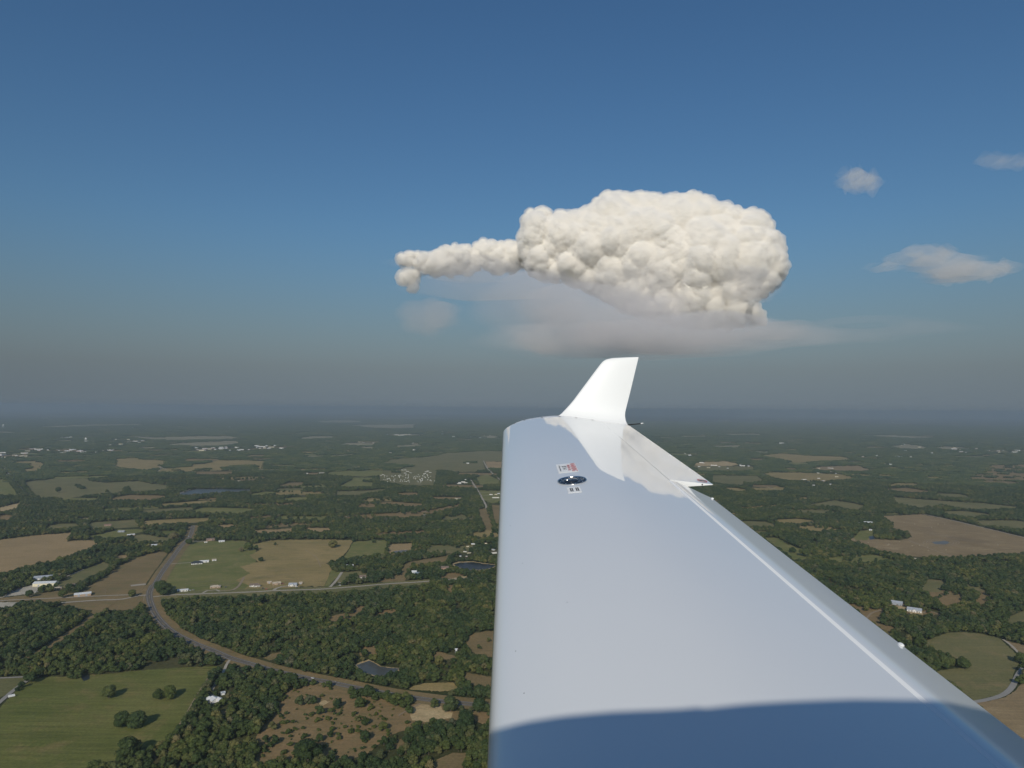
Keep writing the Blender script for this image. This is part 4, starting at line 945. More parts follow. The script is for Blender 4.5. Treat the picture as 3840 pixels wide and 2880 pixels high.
for r, a, b, wz, dep, wl, rf, lab, rot, h, rise in [
 ('R1',1765,1402,66,9,'white','white','long white shed behind the black roofed house',-4,3.4,1.6),
 ('R1',1850,1388,30,7,'white','tan','small cream shed alone in the grass field right of the black roofed house',0,3,1.4),
 ('R1',1915,1226,42,8,'white','white','white shed right of the brown gabled house',0,3,1.4),
 ('R1',1778,1232,22,6,'white','tan','tiny tan shed left of the brown gabled house',0,2.6,1.2),
 ('R1',375,1545,110,18,'grey','grey','grey metal barn at the left edge of the big tan field',-8,5,2.4),
 ('R1',395,1600,140,20,'cream','white','long cream steel barn with skylights on the gravel yard',-22,6,2.4),
 ('R3',715,168,104,16,'tan','white','white roofed barn between the two county roads',-2,4.2,2),
 ('R4',115,62,34,8,'tan','tan','tan shed left of the middle farm house',0,3,1.4),
 ('R4',386,68,26,7,'tan','tan','tan shed at the right end of the farm row',0,3,1.4),
 ('R2',810,1442,56,10,'white','white','white metal shed at the near corner of the golden meadow',2,4,1.6),
 ('R2',1368,1498,40,12,'white','white','white round looking roofed shed in the trees near the pond',-10,4,2.6),
 ('R4',1730,660,12,6,'white','white','tiny white deer blind on the edge of the brown clearing by the wing',0,5,1),
 ('R3',1925,1022,28,6,'grey','grey','little grey shed above the white metal roofed house',10,2.6,1.2),
 ('R5',1246,768,42,18,'white','white','white barn in the wood left of the mown brown field',8,6,2.6),
 ('R5',1190,768,20,10,'white','white','small white shed left of the white barn in the wood',0,4,1.4),
 ('R5',1262,808,14,7,'white','white','small white shed on the green clearing below the white barn',0,3,1.2),
 ('R5',1532,988,22,9,'tan','tan','tan shed at the lower edge of the mown brown field',0,3,1.4),
 ('R5',1435,355,34,30,'cream','white','wide cream building in the far woods right of the wing',0,7,2),
 ('R2',1460,1005,22,8,'pink','white','small pink walled cabin in the scrubby clearing',0,4,1.4),
 ('R2',1745,860,50,16,'cream','tan','cream barn beside the tree lined lane near the wing',-20,4,2),
 ('R2',1830,550,22,14,'white','white','white barn below the tree clump in the wide olive field',0,5,2),
 ('R1',2055,708,36,16,'white','tan','pale shed above the lake',0,5,2)]:
    house(r, a, b, wz, dep, 'gable', wl, rf, lab, rot, h, rise, cat='barn' if wz > 50 else 'shed', name='barn' if wz > 50 else 'shed')
# --- little far buildings, one mesh each
def far_mesh(name, wm, rm, w_, d_, h, rise):
    a, b = MB(), MB(); gwall(a, -w_/2, w_/2, -d_/2, d_/2, h, h + rise - .02); gable(b, -w_/2, w_/2, -d_/2, d_/2, h, h + rise, .4)
    n = len(a.f); a.add(b.v, b.f); me = mesh(name, a.v, a.f, M_WALL[wm]); me.materials.append(M_ROOF[rm])
    for i, p in enumerate(me.polygons): p.material_index = 1 if i >= n else 0
    return me
FARM = [far_mesh('far_house', 'white', 'white', 20, 12, 5, 2), far_mesh('far_house', 'white', 'grey', 17, 12, 4, 3), far_mesh('far_house', 'cream', 'tan', 22, 14, 5, 2), far_mesh('far_house', 'pink', 'white', 18, 12, 4, 2.5), far_mesh('far_house', 'white', 'tan', 34, 16, 7, 1.5)]
def far_building(px, py, sc_, label, group, name='far_building', cat='building', k=None):
    x, y = G(px, py); o = ob(name, FARM[int(rng.integers(len(FARM))) if k is None else k], None, (x, y, 0), (0, 0, -math.atan2(x, y) + rng.normal(0, .35)))
    s = sc_ * rng.uniform(.7, 1.3); o.scale = (s * rng.uniform(.8, 1.6), s, s * .9); HOUSE_CLEAR.append((x, y, 22 * sc_)); HOUSE_CLEAR.append((x * .985, y * .985, 22 * sc_ + .008 * y)); return tag(o, label, cat, group)
for r, x0, x1, y0, y1, n, sc_, lab in [
 ('R1',0,230,450,500,18,1.7,'pale roofed building of the town block at the left edge'),
 ('R1',480,980,428,458,22,1.9,'pale building in the town row just below the water tower'),
 ('R1',760,1280,340,392,20,1.9,'pale building in the town cluster right of the water tower'),
 ('R1',60,640,392,448,15,1.8,'pale building scattered left of and below the water tower'),
 ('R1',500,830,318,332,8,2.2,'pale building in the faint row above the water tower'),
 ('R1',1690,2212,408,438,26,2.2,'large pale building of the commercial strip left of the reflected streak'),
 ('R2',0,230,395,420,12,2.2,'pale building at the right end of the commercial strip'),
 ('R1',1080,2060,198,258,18,2.6,'tiny pale building far out below the hazy horizon on the left'),
 ('R2',1100,1470,296,308,10,2.8,'long pale shed in the bright row of far sheds'),
 ('R2',1440,2120,230,330,26,2.3,'pale building of the scattered village left of the wing tip'),
 ('R2',840,1530,335,462,12,1.7,'pale farm building in the woods beyond the olive field'),
 ('R2',280,960,505,660,5,1.3,'white house lost in the middle distance woods'),
 ('R5',100,420,120,160,16,2.6,'pale building of the far village right of the winglet foot'),
 ('R5',600,1010,235,298,14,2.0,'white house in the far woods right of the aileron'),
 ('R5',730,1450,135,208,10,2.6,'tiny white building below the horizon on the right'),
 ('R5',1190,1640,258,355,16,1.7,'white house in the wooded far right hills'),
 ('R5',1770,2212,295,330,20,2.0,'pale house of the far settlement at the right edge'),
 ('R5',150,540,388,432,11,1.25,'new house on the bare red lots right of the aileron'),
 ('R5',20,230,322,345,5,1.5,'white house behind the aileron edge'),
 ('R5',840,1240,418,530,12,1.2,'farm building around the olive meadows right of the flap'),
 ('R5',1340,1440,395,405,3,1.4,'white roofed house left of the winding far track'),
 ('R2',1690,1860,690,725,5,1.1,'house by the lane beyond the white dotted field'),
 ('R2',2030,2100,800,860,4,1.0,'house on the lots beside the wing edge'),
 ('R2',1760,2060,1235,1360,9,.75,'building among the trees beyond the dark pond')]:
    for k in range(n):
        a, b = rng.uniform(x0, x1), rng.uniform(y0, y1); px, py = P1(r, a, b); far_building(px, py, sc_ * .52, lab, lab.replace('building', 'buildings'))
# --- hutches in the dotted field, hay bales
M_HUT = plain('white_plastic_hutch', (.78, .78, .74), .5); M_HAY = plain('hay_wrap', (.40, .34, .24), .9)
hm = MB(); n = 9
hm.lathe([(.3, 0), (1.5, 0), (1.45, 1.2), (1.1, 2.3), (.25, 2.8)], 10); HUT = hm.me('hutch', M_HUT)
hm = MB(); arc = [(1.4 * math.cos(math.pi * k / 8), 1.4 * math.sin(math.pi * k / 8) * 1.3) for k in range(9)]
V = [(x, -9, z) for x, z in arc] + [(x, 9, z) for x, z in arc]; hm.add(V, [(k, k+1, 10+k, 9+k) for k in range(8)] + [tuple(range(9))[::-1], tuple(range(9, 18))]); HUTL = hm.me('long_hutch', M_HUT)
for k in range(92):
    a, b = rng.uniform(1075, 1545), rng.uniform(645, 712)
    x, y = G(*P1('R2', a, b)); o = ob('hutch', HUT, None, (x, y, .2), (0, 0, rng.uniform(0, 6))); o.scale = (1.2,) * 3; tag(o, 'small round white hutch scattered over the dotted green field', 'hutch', 'white hutches in the dotted field')
for a, b in ((1265,606),(1290,606),(1310,618),(1288,633),(1335,630),(1485,615),(1470,622),(1458,637),(1505,627)):
    x, y = G(*P1('R2', a, b)); o = ob('long_hutch', HUTL, None, (x, y, .2), (0, 0, rng.normal(1.2, .3))); o.scale = (1.0, .9, 1.0); tag(o, 'long white tunnel hutch on the far side of the dotted field', 'hutch', 'long white hutches behind the round ones')
BALE = MB().lathe([(.2, -.75), (.82, -.75), (.9, -.62), (.9, .62), (.82, .75), (.2, .75)], 14).me('hay_bale', M_HAY)
for a, b in ((1205,890),(1245,885),(1375,895),(1440,880),(1520,905),(1565,903),(1615,915),(1620,935),(1535,770),(1680,770),(1640,790),(1720,770),(1850,740),(1950,790),(1990,770),(1300,910),(1370,900),(1730,930),(1900,930),(2050,900),(1160,870),(1470,760),(1400,740)):
    x, y = G(*P1('R5', a, b)); o = ob('hay_bale', BALE, None, (x, y, 1.25), (RAD(90), 0, rng.uniform(0, 3))); o.scale = (1.4,) * 3; tag(o, 'round hay bale lying on the mown brown field', 'hay bale', 'hay bales on the mown field')
# --- water towers
M_TANK = plain('white_tank_paint', (.80, .80, .76), .5)
def water_tower(r, a, b, H, label):
    x, y = G(*P1(r, a, b)); t = empty('water_tower', (x, y, 0)); R = H * .19; z = H * .70
    MB().lathe([(R*.25, z - .12*H), (R*.8, z - .06*H), (R, z), (R, z + .16*H), (R*.8, z + .23*H), (R*.2, z + .28*H)], 18).build('tank', M_TANK, t, True)
    MB().tube((0, 0, 0), (0, 0, z - .1*H), R*.22).build('riser', M_TANK, t)
    for k in range(6):
        u = math.pi * k / 3; MB().tube((R*1.25*math.cos(u), R*1.25*math.sin(u), 0), (R*.95*math.cos(u), R*.95*math.sin(u), z), H*.016).build('leg', M_TANK, t)
    for zz in (.25, .5):
        m_ = MB(); rr_ = R * (1.25 - .3 * zz)
        for k in range(6): m_.tube((rr_*math.cos(math.pi*k/3), rr_*math.sin(math.pi*k/3), zz*H), (rr_*math.cos(math.pi*(k+1)/3), rr_*math.sin(math.pi*(k+1)/3), zz*H), H*.008, n=5)
        m_.build('brace_ring', M_TANK, t)
    tag(t, label, 'water tower'); HOUSE_CLEAR.append((x, y, 25))
water_tower('R1', 742, 368, 52, 'white legged water tower standing over the town')
water_tower('R1', 26, 246, 70, 'white water tower at the far left edge')
water_tower('R5', 368, 140, 70, 'tiny white water tower far out right of the winglet')
# --- vehicles
M_TYRE = plain('tyre', (.015, .015, .015), .8); M_LAMP = plain('headlamp', (.7, .7, .65), .2)
def car(px, py, rz, col, label, kind='car', group=None):
    x, y = G(px, py); t = empty(kind, (x, y, .70), rz); L, Wd = (4.8, 1.85) if kind != 'camper' else (7.5, 2.4)
    body = plain('vehicle_paint', col, .3)
    if kind == 'camper':
        prof = [(-3.7, .6), (3.6, .6), (3.75, 1.3), (3.3, 3.0), (-3.5, 3.0), (-3.75, 1.0)]
    else: prof = [(-2.4, .35), (2.35, .35), (2.42, .75), (2.2, .95), (1.1, 1.02), (-2.3, 1.05), (-2.42, .8)]
    m_ = MB(); n = len(prof); m_.add([(u, -Wd/2, z) for u, z in prof] + [(u, Wd/2, z) for u, z in prof], [tuple(range(n)), tuple(range(n, 2*n))[::-1]] + [(k, n+k, n+(k+1) % n, (k+1) % n) for k in range(n)])
    m_.build('body', body, t)
    if kind != 'camper':
        c = MB(); b0, b1 = [(-2.0, 1.04), (1.0, 1.02), (.3, 1.55), (-1.5, 1.55)], None
        c.add([(u, -Wd/2*(.96 if z < 1.2 else .8), z) for u, z in b0] + [(u, Wd/2*(.96 if z < 1.2 else .8), z) for u, z in b0], [(0,1,2,3), (7,6,5,4), (0,4,5,1), (1,5,6,2), (2,6,7,3), (3,7,4,0)]); c.build('cabin_glass', M_GLASS, t)
        MB().box(-1.45, .28, -Wd*.38, Wd*.38, 1.551, 1.60).build('roof', body, t)
    for u in (-1.45, 1.5):
        for s_ in (-1, 1): w_ = MB().tube((u, s_*Wd/2-.12*s_, .33), (u, s_*Wd/2+.04*s_, .33), .34, n=12).build('wheel', M_TYRE, t)
    for s_ in (-1, 1): MB().box(L/2-.12 if kind != 'camper' else 3.6, L/2+.04 if kind != 'camper' else 3.76, s_*.62-.18, s_*.62+.18, .66, .82).build('headlight', M_LAMP, t)
    return tag(t, label, 'car' if kind == 'car' else kind, group)
def along(px, py, off=2.0, rev=False):
    p = np.array(G(px, py)); i = int(np.argmin(np.hypot(*(hl - p).T))); i = min(max(i, 1), len(hl) - 2); d = hl[i+1] - hl[i-1]; d /= np.hypot(*d); q = hl[i] + np.array((-d[1], d[0])) * off
    return q, math.atan2(d[1], d[0]) + (math.pi if rev else 0)
def road_car(px, py, off, rev, col, lab):
    q, a = along(px, py, off, rev); X, Y, _ = project(np.array([q[0]]), np.array([q[1]]), np.array([0.]))
    return car(float(X[0]), float(Y[0]), a, col, lab)
road_car(*P1('R3', 1425, 432), -2.0, False, (.03, .05, .08), 'dark car driving round the bend of the highway')
road_car(*P1('R4', 455, 884), 2.0, True, (.75, .75, .74), 'white car driving on the straight of the highway')
road_car(*P1('R1', 1638, 1187), -2.0, False, (.75, .75, .74), 'white car where the highway leaves the woods')
for k, (a, b) in enumerate(((45,148),(78,138),(100,132),(135,122),(160,115))): car(*P1('R3', a, b), .5, [(.7,.7,.7),(.6,.6,.62),(.7,.68,.6),(.1,.12,.15),(.5,.1,.08)][k], ['white','light grey','cream','dark','red'][k] + ' car parked along the tree side of the gravel yard', group='cars parked on the gravel yard')
car(*P1('R3', 318, 142), 1.0, (.72, .72, .7), 'white car parked in front of the cream barn')
car(*P1('R3', 100, 1050), .75, (.80, .80, .78), 'white camper trailer parked beside the lane at the left edge', 'camper')
car(*P1('R3', 10, 300), .2, (.25, .35, .5), 'blue camper at the left edge beside the gravel lot', 'camper')
for k, (a, b, c) in enumerate(((1640,128,(.7,.7,.7)),(1668,126,(.45,.4,.35)),(1950,100,(.1,.1,.12)))): car(*P1('R3', a, b), .1, c, ['white car by the white trailer house', 'tan car by the white trailer house', 'black car right of the loop driveway house'][k])
for k, (a, b, c) in enumerate(((60,110,(.05,.06,.08)),(90,118,(.5,.1,.08)),(230,70,(.35,.08,.07)),(350,98,(.7,.7,.7)),(725,85,(.75,.75,.72)))): car(*P1('R4', a, b), .3, c, ['dark car in front of the farm row', 'red car in front of the farm row', 'red truck right of the middle farm house', 'white car in front of the grey roofed house', 'white car at the oak grove gate'][k])
# --- power poles
M_POLE = plain('weathered_pole', (.22, .18, .14), .9)
pm = MB().tube((0, 0, 0), (0, 0, 11), .17, .12, 7).me('mast', M_POLE); ca = MB().box(-1.3, 1.3, -.07, .07, 9.9, 10.1).me('crossarm', M_POLE); ins = MB().lathe([(.03, 0), (.07, .02), (.07, .18), (.03, .22)], 7).me('insulator', M_FRAME)
def pole(r, a, b, lab):
    x, y = G(*P1(r, a, b)); t = empty('power_pole', (x, y, 0), .4); ob('mast', pm, t); c = ob('crossarm', ca, t, scale=(1, 1, 1))
    for u in (-1.1, 0, 1.1): ob('insulator', ins, c, loc=(u, 0, 10.1))
    tag(t, lab, 'power pole', 'power poles along the county road')
for a, b in ((150,128),(370,112),(560,104),(800,88),(1003,70),(1180,56)): pole('R4', a, b, 'wooden power pole along the county road east of the highway')
for a, b in ((706,120),(910,168),(1150,170)): pole('R3', a, b, 'wooden power pole along the county road west of the highway')

# ================================================================== woodland
WINGPX = np.array([(1828,2900),(1887,1630),(2100,1556),(2356,1593),(2668,1814),(2661,1868),(3840,2776),(3840,2900)])
def in_poly(x, y, P):
    ins = np.zeros(len(x), bool); j = len(P) - 1
    for i in range(len(P)):
        (xi, yi), (xj, yj) = P[i], P[j]
        if yi != yj: ins ^= ((yi > y) != (yj > y)) & (x < (xj - xi) * (y - yi) / (yj - yi) + xi)
        j = i
    return ins
X, Y, px, py = woods(640, 2100, 7.0, 6.2, .06)
vis = (px > 0) & (px < 3840) & (py < 2890) & ~in_poly(px, py, WINGPX); D = np.hypot(X, Y)
order = np.argsort(np.where(vis, D, 1e9))[:240]; near = np.zeros(len(X), bool); near[order] = True
SRC = []
MARKS = [(800, 2620, 'around the white metal roofed house'), (620, 2790, 'at the foot of the dirt track'), (420, 2860, 'under the huge pasture oak'), (820, 2840, 'left of the lower scrub field'), (1100, 2860, 'at the lower rim of the scrub field'), (1330, 2850, 'in the bottom middle of the picture'), (1560, 2760, 'below the sandy bank'), (1700, 2860, 'around the bottom brown clearing'), (1790, 2700, 'hard against the wing edge'), (960, 2700, 'along the left rim of the scrub field'), (1450, 2860, 'left of the bottom brown clearing'), (700, 2870, 'in the bottom left thicket'), (3500, 2500, 'right of the wing')]
for i in order:
    ww_ = min(MARKS, key=lambda m_: math.hypot(px[i] - m_[0], 1.6 * (py[i] - m_[1])))[2]
    t = tree(X[i], Y[i], rng.uniform(.72, 1.3), 'leafy tree in the close woodland ' + ww_, 'trees of the close woodland ' + ww_, kind=len(SRC))
    if len(SRC) < 6: SRC.append(t.children[0])
ww = ~near
scatter('woodland', 'near oak woodland in dense dark green stands', X[ww], Y[ww], np.clip(rng.normal(1.02, .26, ww.sum()), .5, 1.8), rng.integers(0, 6, ww.sum()), SRC)
X, Y, px, py = woods(2100, 4300, 9.2, 7, .10)
scatter('woodland', 'middle distance woodland behind the meadows', X, Y, rng.uniform(.85, 1.55, len(X)), rng.integers(0, 6, len(X)), SRC)
def canopy(r0, r1, sp, s0, s1, meshes, label, **k):
    X, Y, px, py = woods(r0, r1, sp, 6, .10, **k); o = None
    m_ = len(meshes); pr = [ob('canopy', meshes[i], None, (X[i], Y[i], 0)) for i in range(m_)]
    o = scatter('distant_woodland', label, X[m_:], Y[m_:], rng.uniform(s0, s1, len(X) - m_), rng.integers(0, m_, len(X) - m_), pr)
    for p in pr: p.parent = o
canopy(4300, 9000, 27, .75, 1.2, PATCH, 'distant woodland reaching up to the town', roads=8)
canopy(9000, 24000, 88, .8, 1.25, PATCHF, 'far woodland fading into the blue haze', roads=10)
# --- bushes over the scrub field
M_n = 0
for k in range(900):
    a, b = rng.uniform(30, 1700), rng.uniform(940, 1620); q = P1('R4', a, b)
    if M_n >= 170: break
    if MASK[min(MH-1, int(q[1] / 2)), int(q[0] / 2)] != 2: continue
    x, y = G(*q)
    if near_roads(np.array([x]), np.array([y]), 2)[0]: continue
    t = empty('bush', (x, y, 0), rng.uniform(0, 6)); s = rng.choice([.6, .9, 1.2, 1.6, 2.1], p=[.2, .25, .25, .2, .1]); t.scale = (s * rng.uniform(.9, 1.4), s, s * rng.uniform(.8, 1.1))
    ob('foliage', BUSHES[M_n % 4], t); MB().tube((0, 0, -.1), (0, 0, 1.0), .08, .05, 5).build('stem', M_BARK, t); tag(t, 'low green bush dotting the brown scrub field', 'bush', 'bushes on the scrub field'); M_n += 1

# ================================================================== haze
hz = MB().box(-50500, 50500, -50500, 50500, -1, 425).build('haze', None); tag(hz, 'pale summer haze over the whole plain', 'haze', kind='stuff')
def vol_mat(name, dens, col, g=0.0):
    m = bpy.data.materials.new(name); m.use_nodes = True; nt = m.node_tree; nt.nodes.clear()
    o = nt.nodes.new('ShaderNodeOutputMaterial'); v = nt.nodes.new('ShaderNodeVolumePrincipled')
    v.inputs['Density'].default_value = dens; v.inputs['Color'].default_value = (*col, 1); v.inputs['Anisotropy'].default_value = g
    v.inputs['Density Attribute'].default_value = ''; v.inputs['Color Attribute'].default_value = ''; v.inputs['Temperature Attribute'].default_value = ''
    nt.links.new(v.outputs[0], o.inputs['Volume']); return m
hz.data.materials.clear(); hz.data.materials.append(vol_mat('haze_air', 7.4e-5, (.82, .89, .95), .5))

# ================================================================== clouds
def blob_mesh(name, blobs, D, voxel, mat, kids=(12,), seed=1, billow=(), shrink=1.0, low=0.6):
    """blobs: photograph x, y, radius in pixels, depth offset in radii; grown into cauliflower lumps and skinned"""
    g = np.random.default_rng(seed); S = []
    def lvl(c, r, depth):
        S.append((c, r))
        if depth >= len(kids): return
        for _ in range(kids[depth]):
            d = g.normal(0, 1, 3); d[1] -= .55; d[2] += .35; d /= np.linalg.norm(d)
            lvl(c + d * r * np.array((1, .9, .92)) * g.uniform(.70, .93), r * (g.uniform(.22, .48) if depth == 0 else g.uniform(.2, .40)), depth + 1)
    for px, py, r, dy in blobs:
        d = ray(px, py); k = D / math.hypot(d.x, d.y); c = np.array((d.x * k, d.y * k, EYE_H + d.z * k)); R = r * D / F * shrink
        rad = np.array((d.x, d.y, 0)); rad /= np.linalg.norm(rad); lvl(c + rad * dy * R, R, 0)
    V, Fs = [], []
    for c, r in S:
        iv, jf = (IV2, IF2) if r > 3 * voxel else (IV1, IF1)
        n = len(V); V += (iv * r + c).tolist(); Fs += [tuple(i + n for i in f) for f in jf]
    base = np.mean([c for c, r in S], axis=0); V = (np.array(V) - base).tolist()
    tmp = ob('tmp', mesh('tmp', V, Fs))
    def remesh(vx):
        md = tmp.modifiers.new('r', 'REMESH'); md.mode = 'VOXEL'; md.voxel_size = vx; md.use_smooth_shade = True
    remesh(voxel)
    bpy.context.view_layer.update(); me = bpy.data.meshes.new_from_object(tmp.evaluated_get(bpy.context.evaluated_depsgraph_get()))
    for sz, amp in billow:                 # rounded cauliflower caps, coarse to fine
        n = len(me.vertices); co = np.empty(n * 3, np.float32); no = np.empty(n * 3, np.float32); me.vertices.foreach_get('co', co); me.vertices.foreach_get('normal', no)
        co, no = co.reshape(-1, 3), no.reshape(-1, 3); p = co / sz + np.sin(co[:, [1, 2, 0]] / (sz * 1.7)) * .25; ce = np.floor(p).astype(np.int64); best = np.full(n, 9.0)
        for dx in (-1, 0, 1):
            for dy in (-1, 0, 1):
                for dz in (-1, 0, 1):
                    q = ce + np.array((dx, dy, dz)); h = (q[:, 0] * 73856093) ^ (q[:, 1] * 19349663) ^ (q[:, 2] * 83492791)
                    j = np.stack([((h * m_ + 12345) % 100003) / 100003. for m_ in (7919, 104729, 15485863)], 1); best = np.minimum(best, ((q + j - p) ** 2).sum(1))
        cap = np.sqrt(np.clip(1 - best / .80, 0, 1)); co = co + no * (cap * amp)[:, None]
        me.vertices.foreach_set('co', co.astype(np.float32).ravel()); me.update()
    tmp.modifiers.clear(); tmp.data = me
    if billow: remesh(voxel * .9)
    bpy.context.view_layer.update(); me = bpy.data.meshes.new_from_object(tmp.evaluated_get(bpy.context.evaluated_depsgraph_get())); bpy.data.objects.remove(tmp)
    me.name = name; me.materials.clear(); me.materials.append(mat); o = ob(name, me, None, base.tolist())
    if billow:                             # thin vapour fringe wrapped round the dense body
        m2 = me.copy(); n = len(m2.vertices); co = np.empty(n * 3, np.float32); no = np.empty(n * 3, np.float32); m2.vertices.foreach_get('co', co); m2.vertices.foreach_get('normal', no); co, no = co.reshape(-1, 3), no.reshape(-1, 3)
        wv = np.sin(co[:, 0] / 97 + 2 * np.sin(co[:, 2] / 140)) * np.sin(co[:, 2] / 83 + 2 * np.sin(co[:, 1] / 150)) * np.sin(co[:, 1] / 110)
        m2.vertices.foreach_set('co', (co + no * ((55 + 45 * wv) * (1 + low * (1.5 - (co[:, 2] - co[:, 2].min()) / np.ptp(co[:, 2])).clip(0, 1.5) ** 4))[:, None]).ravel()); m2.materials.clear(); m2.materials.append(V_FRINGE); ob('fringe', m2, o)
    return o
def C8(l): return [(1400 + a / 1.3825, 680 + b / 1.3825, r / 1.3825, d) for a, b, r, d in l]
V_MAIN = vol_mat('cumulus_vapour', 0.05, (.993, .985, .968), 0.0); V_THIN = vol_mat('thin_vapour', .00014, (.97, .94, .94), 0.0); V_WISP = vol_mat('wisp_vapour', .00048, (.99, .98, .97), 0.0); V_PUFF = vol_mat('pink_vapour', .00020, (.99, .93, .90), 0.0)
V_FRINGE = vol_mat('fringe_vapour', .0036, (.99, .98, .965), 0.0)
CD = 27000
def envelope(poly, n, rmin, rmax, seed, bulge, inner=150):
    """lumps that together fill a traced cloud outline, swelling towards the viewer away from its rim"""
    g = np.random.default_rng(seed); P = np.array(poly, float); lo, hi = P.min(0), P.max(0); out = []
    A_, B_ = P, np.roll(P, -1, 0)
    n_in = 0
    while len(out) < n:
        q = g.uniform(lo, hi)
        if not in_poly(q[:1], q[1:], P)[0]: continue
        ab = B_ - A_; t = np.clip(((q - A_) * ab).sum(1) / (ab ** 2).sum(1), 0, 1); ds = np.hypot(*(A_ + ab * t[:, None] - q).T).min()
        if ds > rmax * .7:
            if n_in >= inner: continue
            n_in += 1
        r = min(ds * g.uniform(.75, 1.0), rmax * (g.uniform(.3, 1.0) if ds > rmax * .7 else g.uniform(.2, .6)))
        if r < rmin: n_in -= ds > rmax * .7; continue
        bu = bulge * math.sqrt(ds * 120) * g.uniform(.55, 1.15); out.append((q[0], q[1], r, (-bu + r) / r)); out.append((q[0], q[1], r, (bu - r) / r))
    return out
STORM = [(760,290),(785,190),(810,152),(890,147),(940,155),(1000,183),(1060,160),(1130,145),(1150,115),(1200,80),(1260,63),(1290,80),(1350,66),(1400,82),(1470,78),(1500,92),(1560,85),(1620,75),(1690,80),(1740,105),(1800,120),(1860,145),(1900,155),(1980,160),(2050,195),(2080,215),(2075,240),(2045,262),(2100,285),(2120,330),(2122,400),(2125,450),(2100,500),(2040,560),(1970,600),(1900,625),(1950,640),(1945,662),(2000,660),(2040,680),(2030,700),(1940,712),(1800,722),(1650,722),(1500,700),(1400,675),(1300,640),(1200,585),(1080,535),(960,505),(860,485),(800,440),(770,380)]
main = blob_mesh('storm_cloud', C8(envelope(STORM, 900, 10, 125, 6, 1.25, 130)), CD, 36, V_MAIN, (), 1, ((330, 70), (165, 52), (85, 26)), .97)
tag(main, 'towering white cumulus storm cloud with cauliflower tops above the winglet', 'cloud')
SHELF = [(120,385),(180,372),(300,375),(345,350),(400,328),(510,335),(530,312),(600,306),(700,316),(800,320),(810,430),(750,455),(640,470),(560,440),(480,470),(330,475),(255,465),(200,440),(130,425)]
arm = blob_mesh('shelf_cloud', C8(envelope(SHELF, 300, 5, 56, 3, .9, 60) + [(185,492,30,0),(160,507,20,0),(212,482,22,0),(196,512,18,.3),(150,488,14,0),(228,470,12,0)]), CD * 1.02, 36, V_MAIN, (), 3, ((200, 42), (100, 26)), 1.0, .6)
tag(arm, 'white cloud bank stretching left from the storm cloud', 'cloud')
def wisp(name, px, py, rx, ry, thick, D, mat, seed, parent=None, lump=.35):
    """a soft patch of vapour: deepest in its middle (thick metres), thinning to nothing at a torn rim"""
    g = np.random.default_rng(seed); d = ray(px, py); k = D / math.hypot(d.x, d.y); c = Vector((d.x * k, d.y * k, EYE_H + d.z * k))
    f = Vector((d.x, d.y, 0)).normalized(); r_ = Vector((f.y, -f.x, 0)); u = Vector((0, 0, 1)); sx, sy = rx * D / F, ry * D / F
    NA, NR = 72, 20; ph = g.uniform(0, 6.28, 8); am = g.normal(0, 1, 8) / np.arange(1, 9) ** .8
    def rim(t): return 1 + .22 * sum(am[j] * math.sin((j + 1) * t + ph[j]) for j in range(8)) / 1.6
    q = g.uniform(0, 6.28, (6, 2)); fr = g.uniform(1.5, 6, (6, 2))
    V = [tuple(f * -thick / 2), tuple(f * thick / 2)]; Fs = []
    for side in (-1, 1):
        for i in range(1, NR + 1):
            for j in range(NA):
                t = 2 * math.pi * j / NA; rr_ = i / NR; R_ = rim(t) * rr_; x, z = math.cos(t) * R_, math.sin(t) * R_
                n_ = 1 + lump * sum(math.sin(fr[m, 0] * x + q[m, 0]) * math.sin(fr[m, 1] * z + q[m, 1]) for m in range(6)) / 2
                h = thick / 2 * (1 - rr_ ** 2) ** 1.8 * max(.15, n_)
                if i < NR or side == -1: V.append(tuple(r_ * x * sx + u * z * sy + f * h * side))
    b0, b1 = 2, 2 + NR * NA
    idx = lambda s_, i, j: (b0 if (s_ == 0 or i == NR) else b1) + (i - 1) * NA + j % NA
    for s_ in (0, 1):
        for j in range(NA):
            Fs.append((s_, idx(s_, 1, j), idx(s_, 1, j + 1)) if s_ else (s_, idx(s_, 1, j + 1), idx(s_, 1, j)))
            for i in range(1, NR):
                quad = (idx(s_, i, j), idx(s_, i + 1, j), idx(s_, i + 1, j + 1), idx(s_, i, j + 1)); Fs.append(quad if s_ else quad[::-1])
    me = mesh(name, V, Fs, mat, True); bm = bmesh.new(); bm.from_mesh(me); bmesh.ops.recalc_face_normals(bm, faces=bm.faces)
    if bm.calc_volume(signed=True) < 0: bmesh.ops.reverse_faces(bm, faces=bm.faces)
    bm.to_mesh(me); bm.free(); o = ob(name, me, parent)
    o.location = c if parent is None else c - parent.location
    return o
def w8(a, b, ra, rb): return 1400 + a / 1.3825, 680 + b / 1.3825, ra / 1.3825, rb / 1.3825
veil = empty('haze_veil', (main.location.x, main.location.y, 1500)); tag(veil, 'grey mist under and before the storm cloud, added as its distant haze', 'cloud')  # mist patches added for the distant air; they soften the cloud's shade
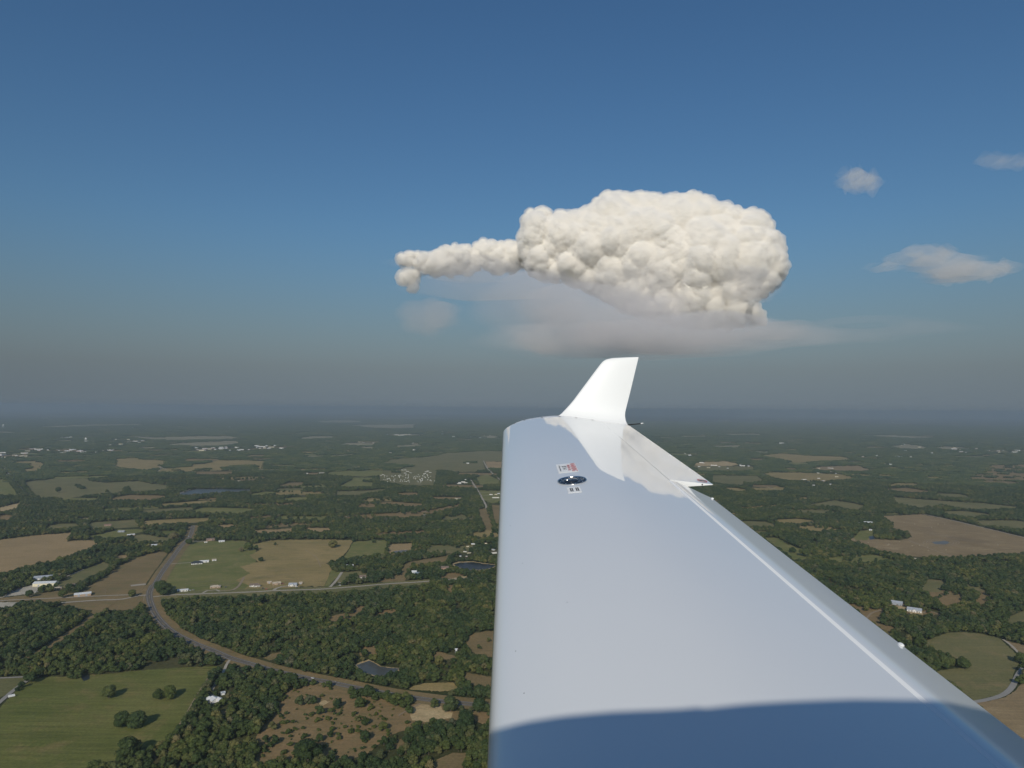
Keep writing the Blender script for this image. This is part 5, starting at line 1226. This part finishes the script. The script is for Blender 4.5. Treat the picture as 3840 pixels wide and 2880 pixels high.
for k, (a, b, ra, rb, th_, dd) in enumerate(((1130, 700, 420, 210, 8500, .84), (1500, 810, 520, 110, 7000, .86), (900, 620, 330, 200, 8000, .88), (560, 520, 480, 95, 6500, .90), (1950, 540, 160, 110, 5500, .9), (2050, 810, 420, 70, 5000, .88), (1100, 820, 560, 110, 7000, .82), (1380, 620, 420, 210, 3500, .85), (1720, 775, 380, 100, 6500, .83), (480, 450, 420, 80, 4500, .95), (1560, 800, 560, 120, 9000, .80), (1240, 700, 430, 170, 6000, .81), (1450, 850, 700, 80, 7000, .78))):
    wisp('mist', *w8(a, b, ra, rb), th_, CD * dd, V_THIN, 30 + k, veil)
for a, b, ra, rb, th_, lab, mt in ((270, 690, 190, 110, 3800, 'faint pinkish puff low to the left of the storm cloud', V_PUFF), (870, 835, 190, 75, 3500, 'faint pink puff under the left half of the storm cloud', V_PUFF), (2110, 780, 190, 62, 3500, 'pinkish low puff at the right foot of the storm cloud', V_PUFF)):
    tag(wisp('haze_puff', *w8(a, b, ra, rb), th_, CD * .8, mt, int(a)), lab, 'cloud')
for lab, parts in (('small flat cloud in the upper right sky', ((3205, 682, 70, 26, 2200), (3255, 690, 60, 22, 2000), (3225, 668, 50, 22, 1800))),
  ('long ragged cloud on the right above the horizon', ((3450, 962, 105, 34, 2600), (3540, 990, 130, 40, 2800), (3650, 1018, 120, 34, 2600), (3590, 1030, 140, 30, 2200), (3760, 1005, 60, 22, 1600), (3320, 1000, 70, 22, 900))),
  ('thin cloud streak at the right edge of the sky', ((3730, 602, 70, 10, 1500), (3800, 610, 70, 11, 1500)))):
    p0 = parts[0]; root = wisp('small_cloud', *p0, 22000, V_WISP, int(p0[0]), lump=.6); tag(root, lab, 'cloud'); g_ = np.random.default_rng(int(p0[0]))
    for k, p_ in enumerate(parts[1:]): wisp('puff', *p_, 22000 + 500 * (k + 1), V_WISP, int(p_[0]) + k, root, lump=.6)
    for k in range(3 * len(parts)):
        p_ = parts[k % len(parts)]; wisp('puff', p_[0] + g_.normal(0, .45) * p_[2], p_[1] + g_.normal(-.2, .5) * p_[3], p_[2] * g_.uniform(.22, .5), p_[3] * g_.uniform(.3, .6), p_[4] * .5, 21500 - 300 * k, V_WISP, 900 + k + int(p0[0]), root, lump=.8)
tag(wisp('small_cloud', 3120, 1240, 330, 50, 2600, 22000, V_THIN, 77, lump=.9), 'dim low streak of cloud right of the storm cloud', 'cloud')
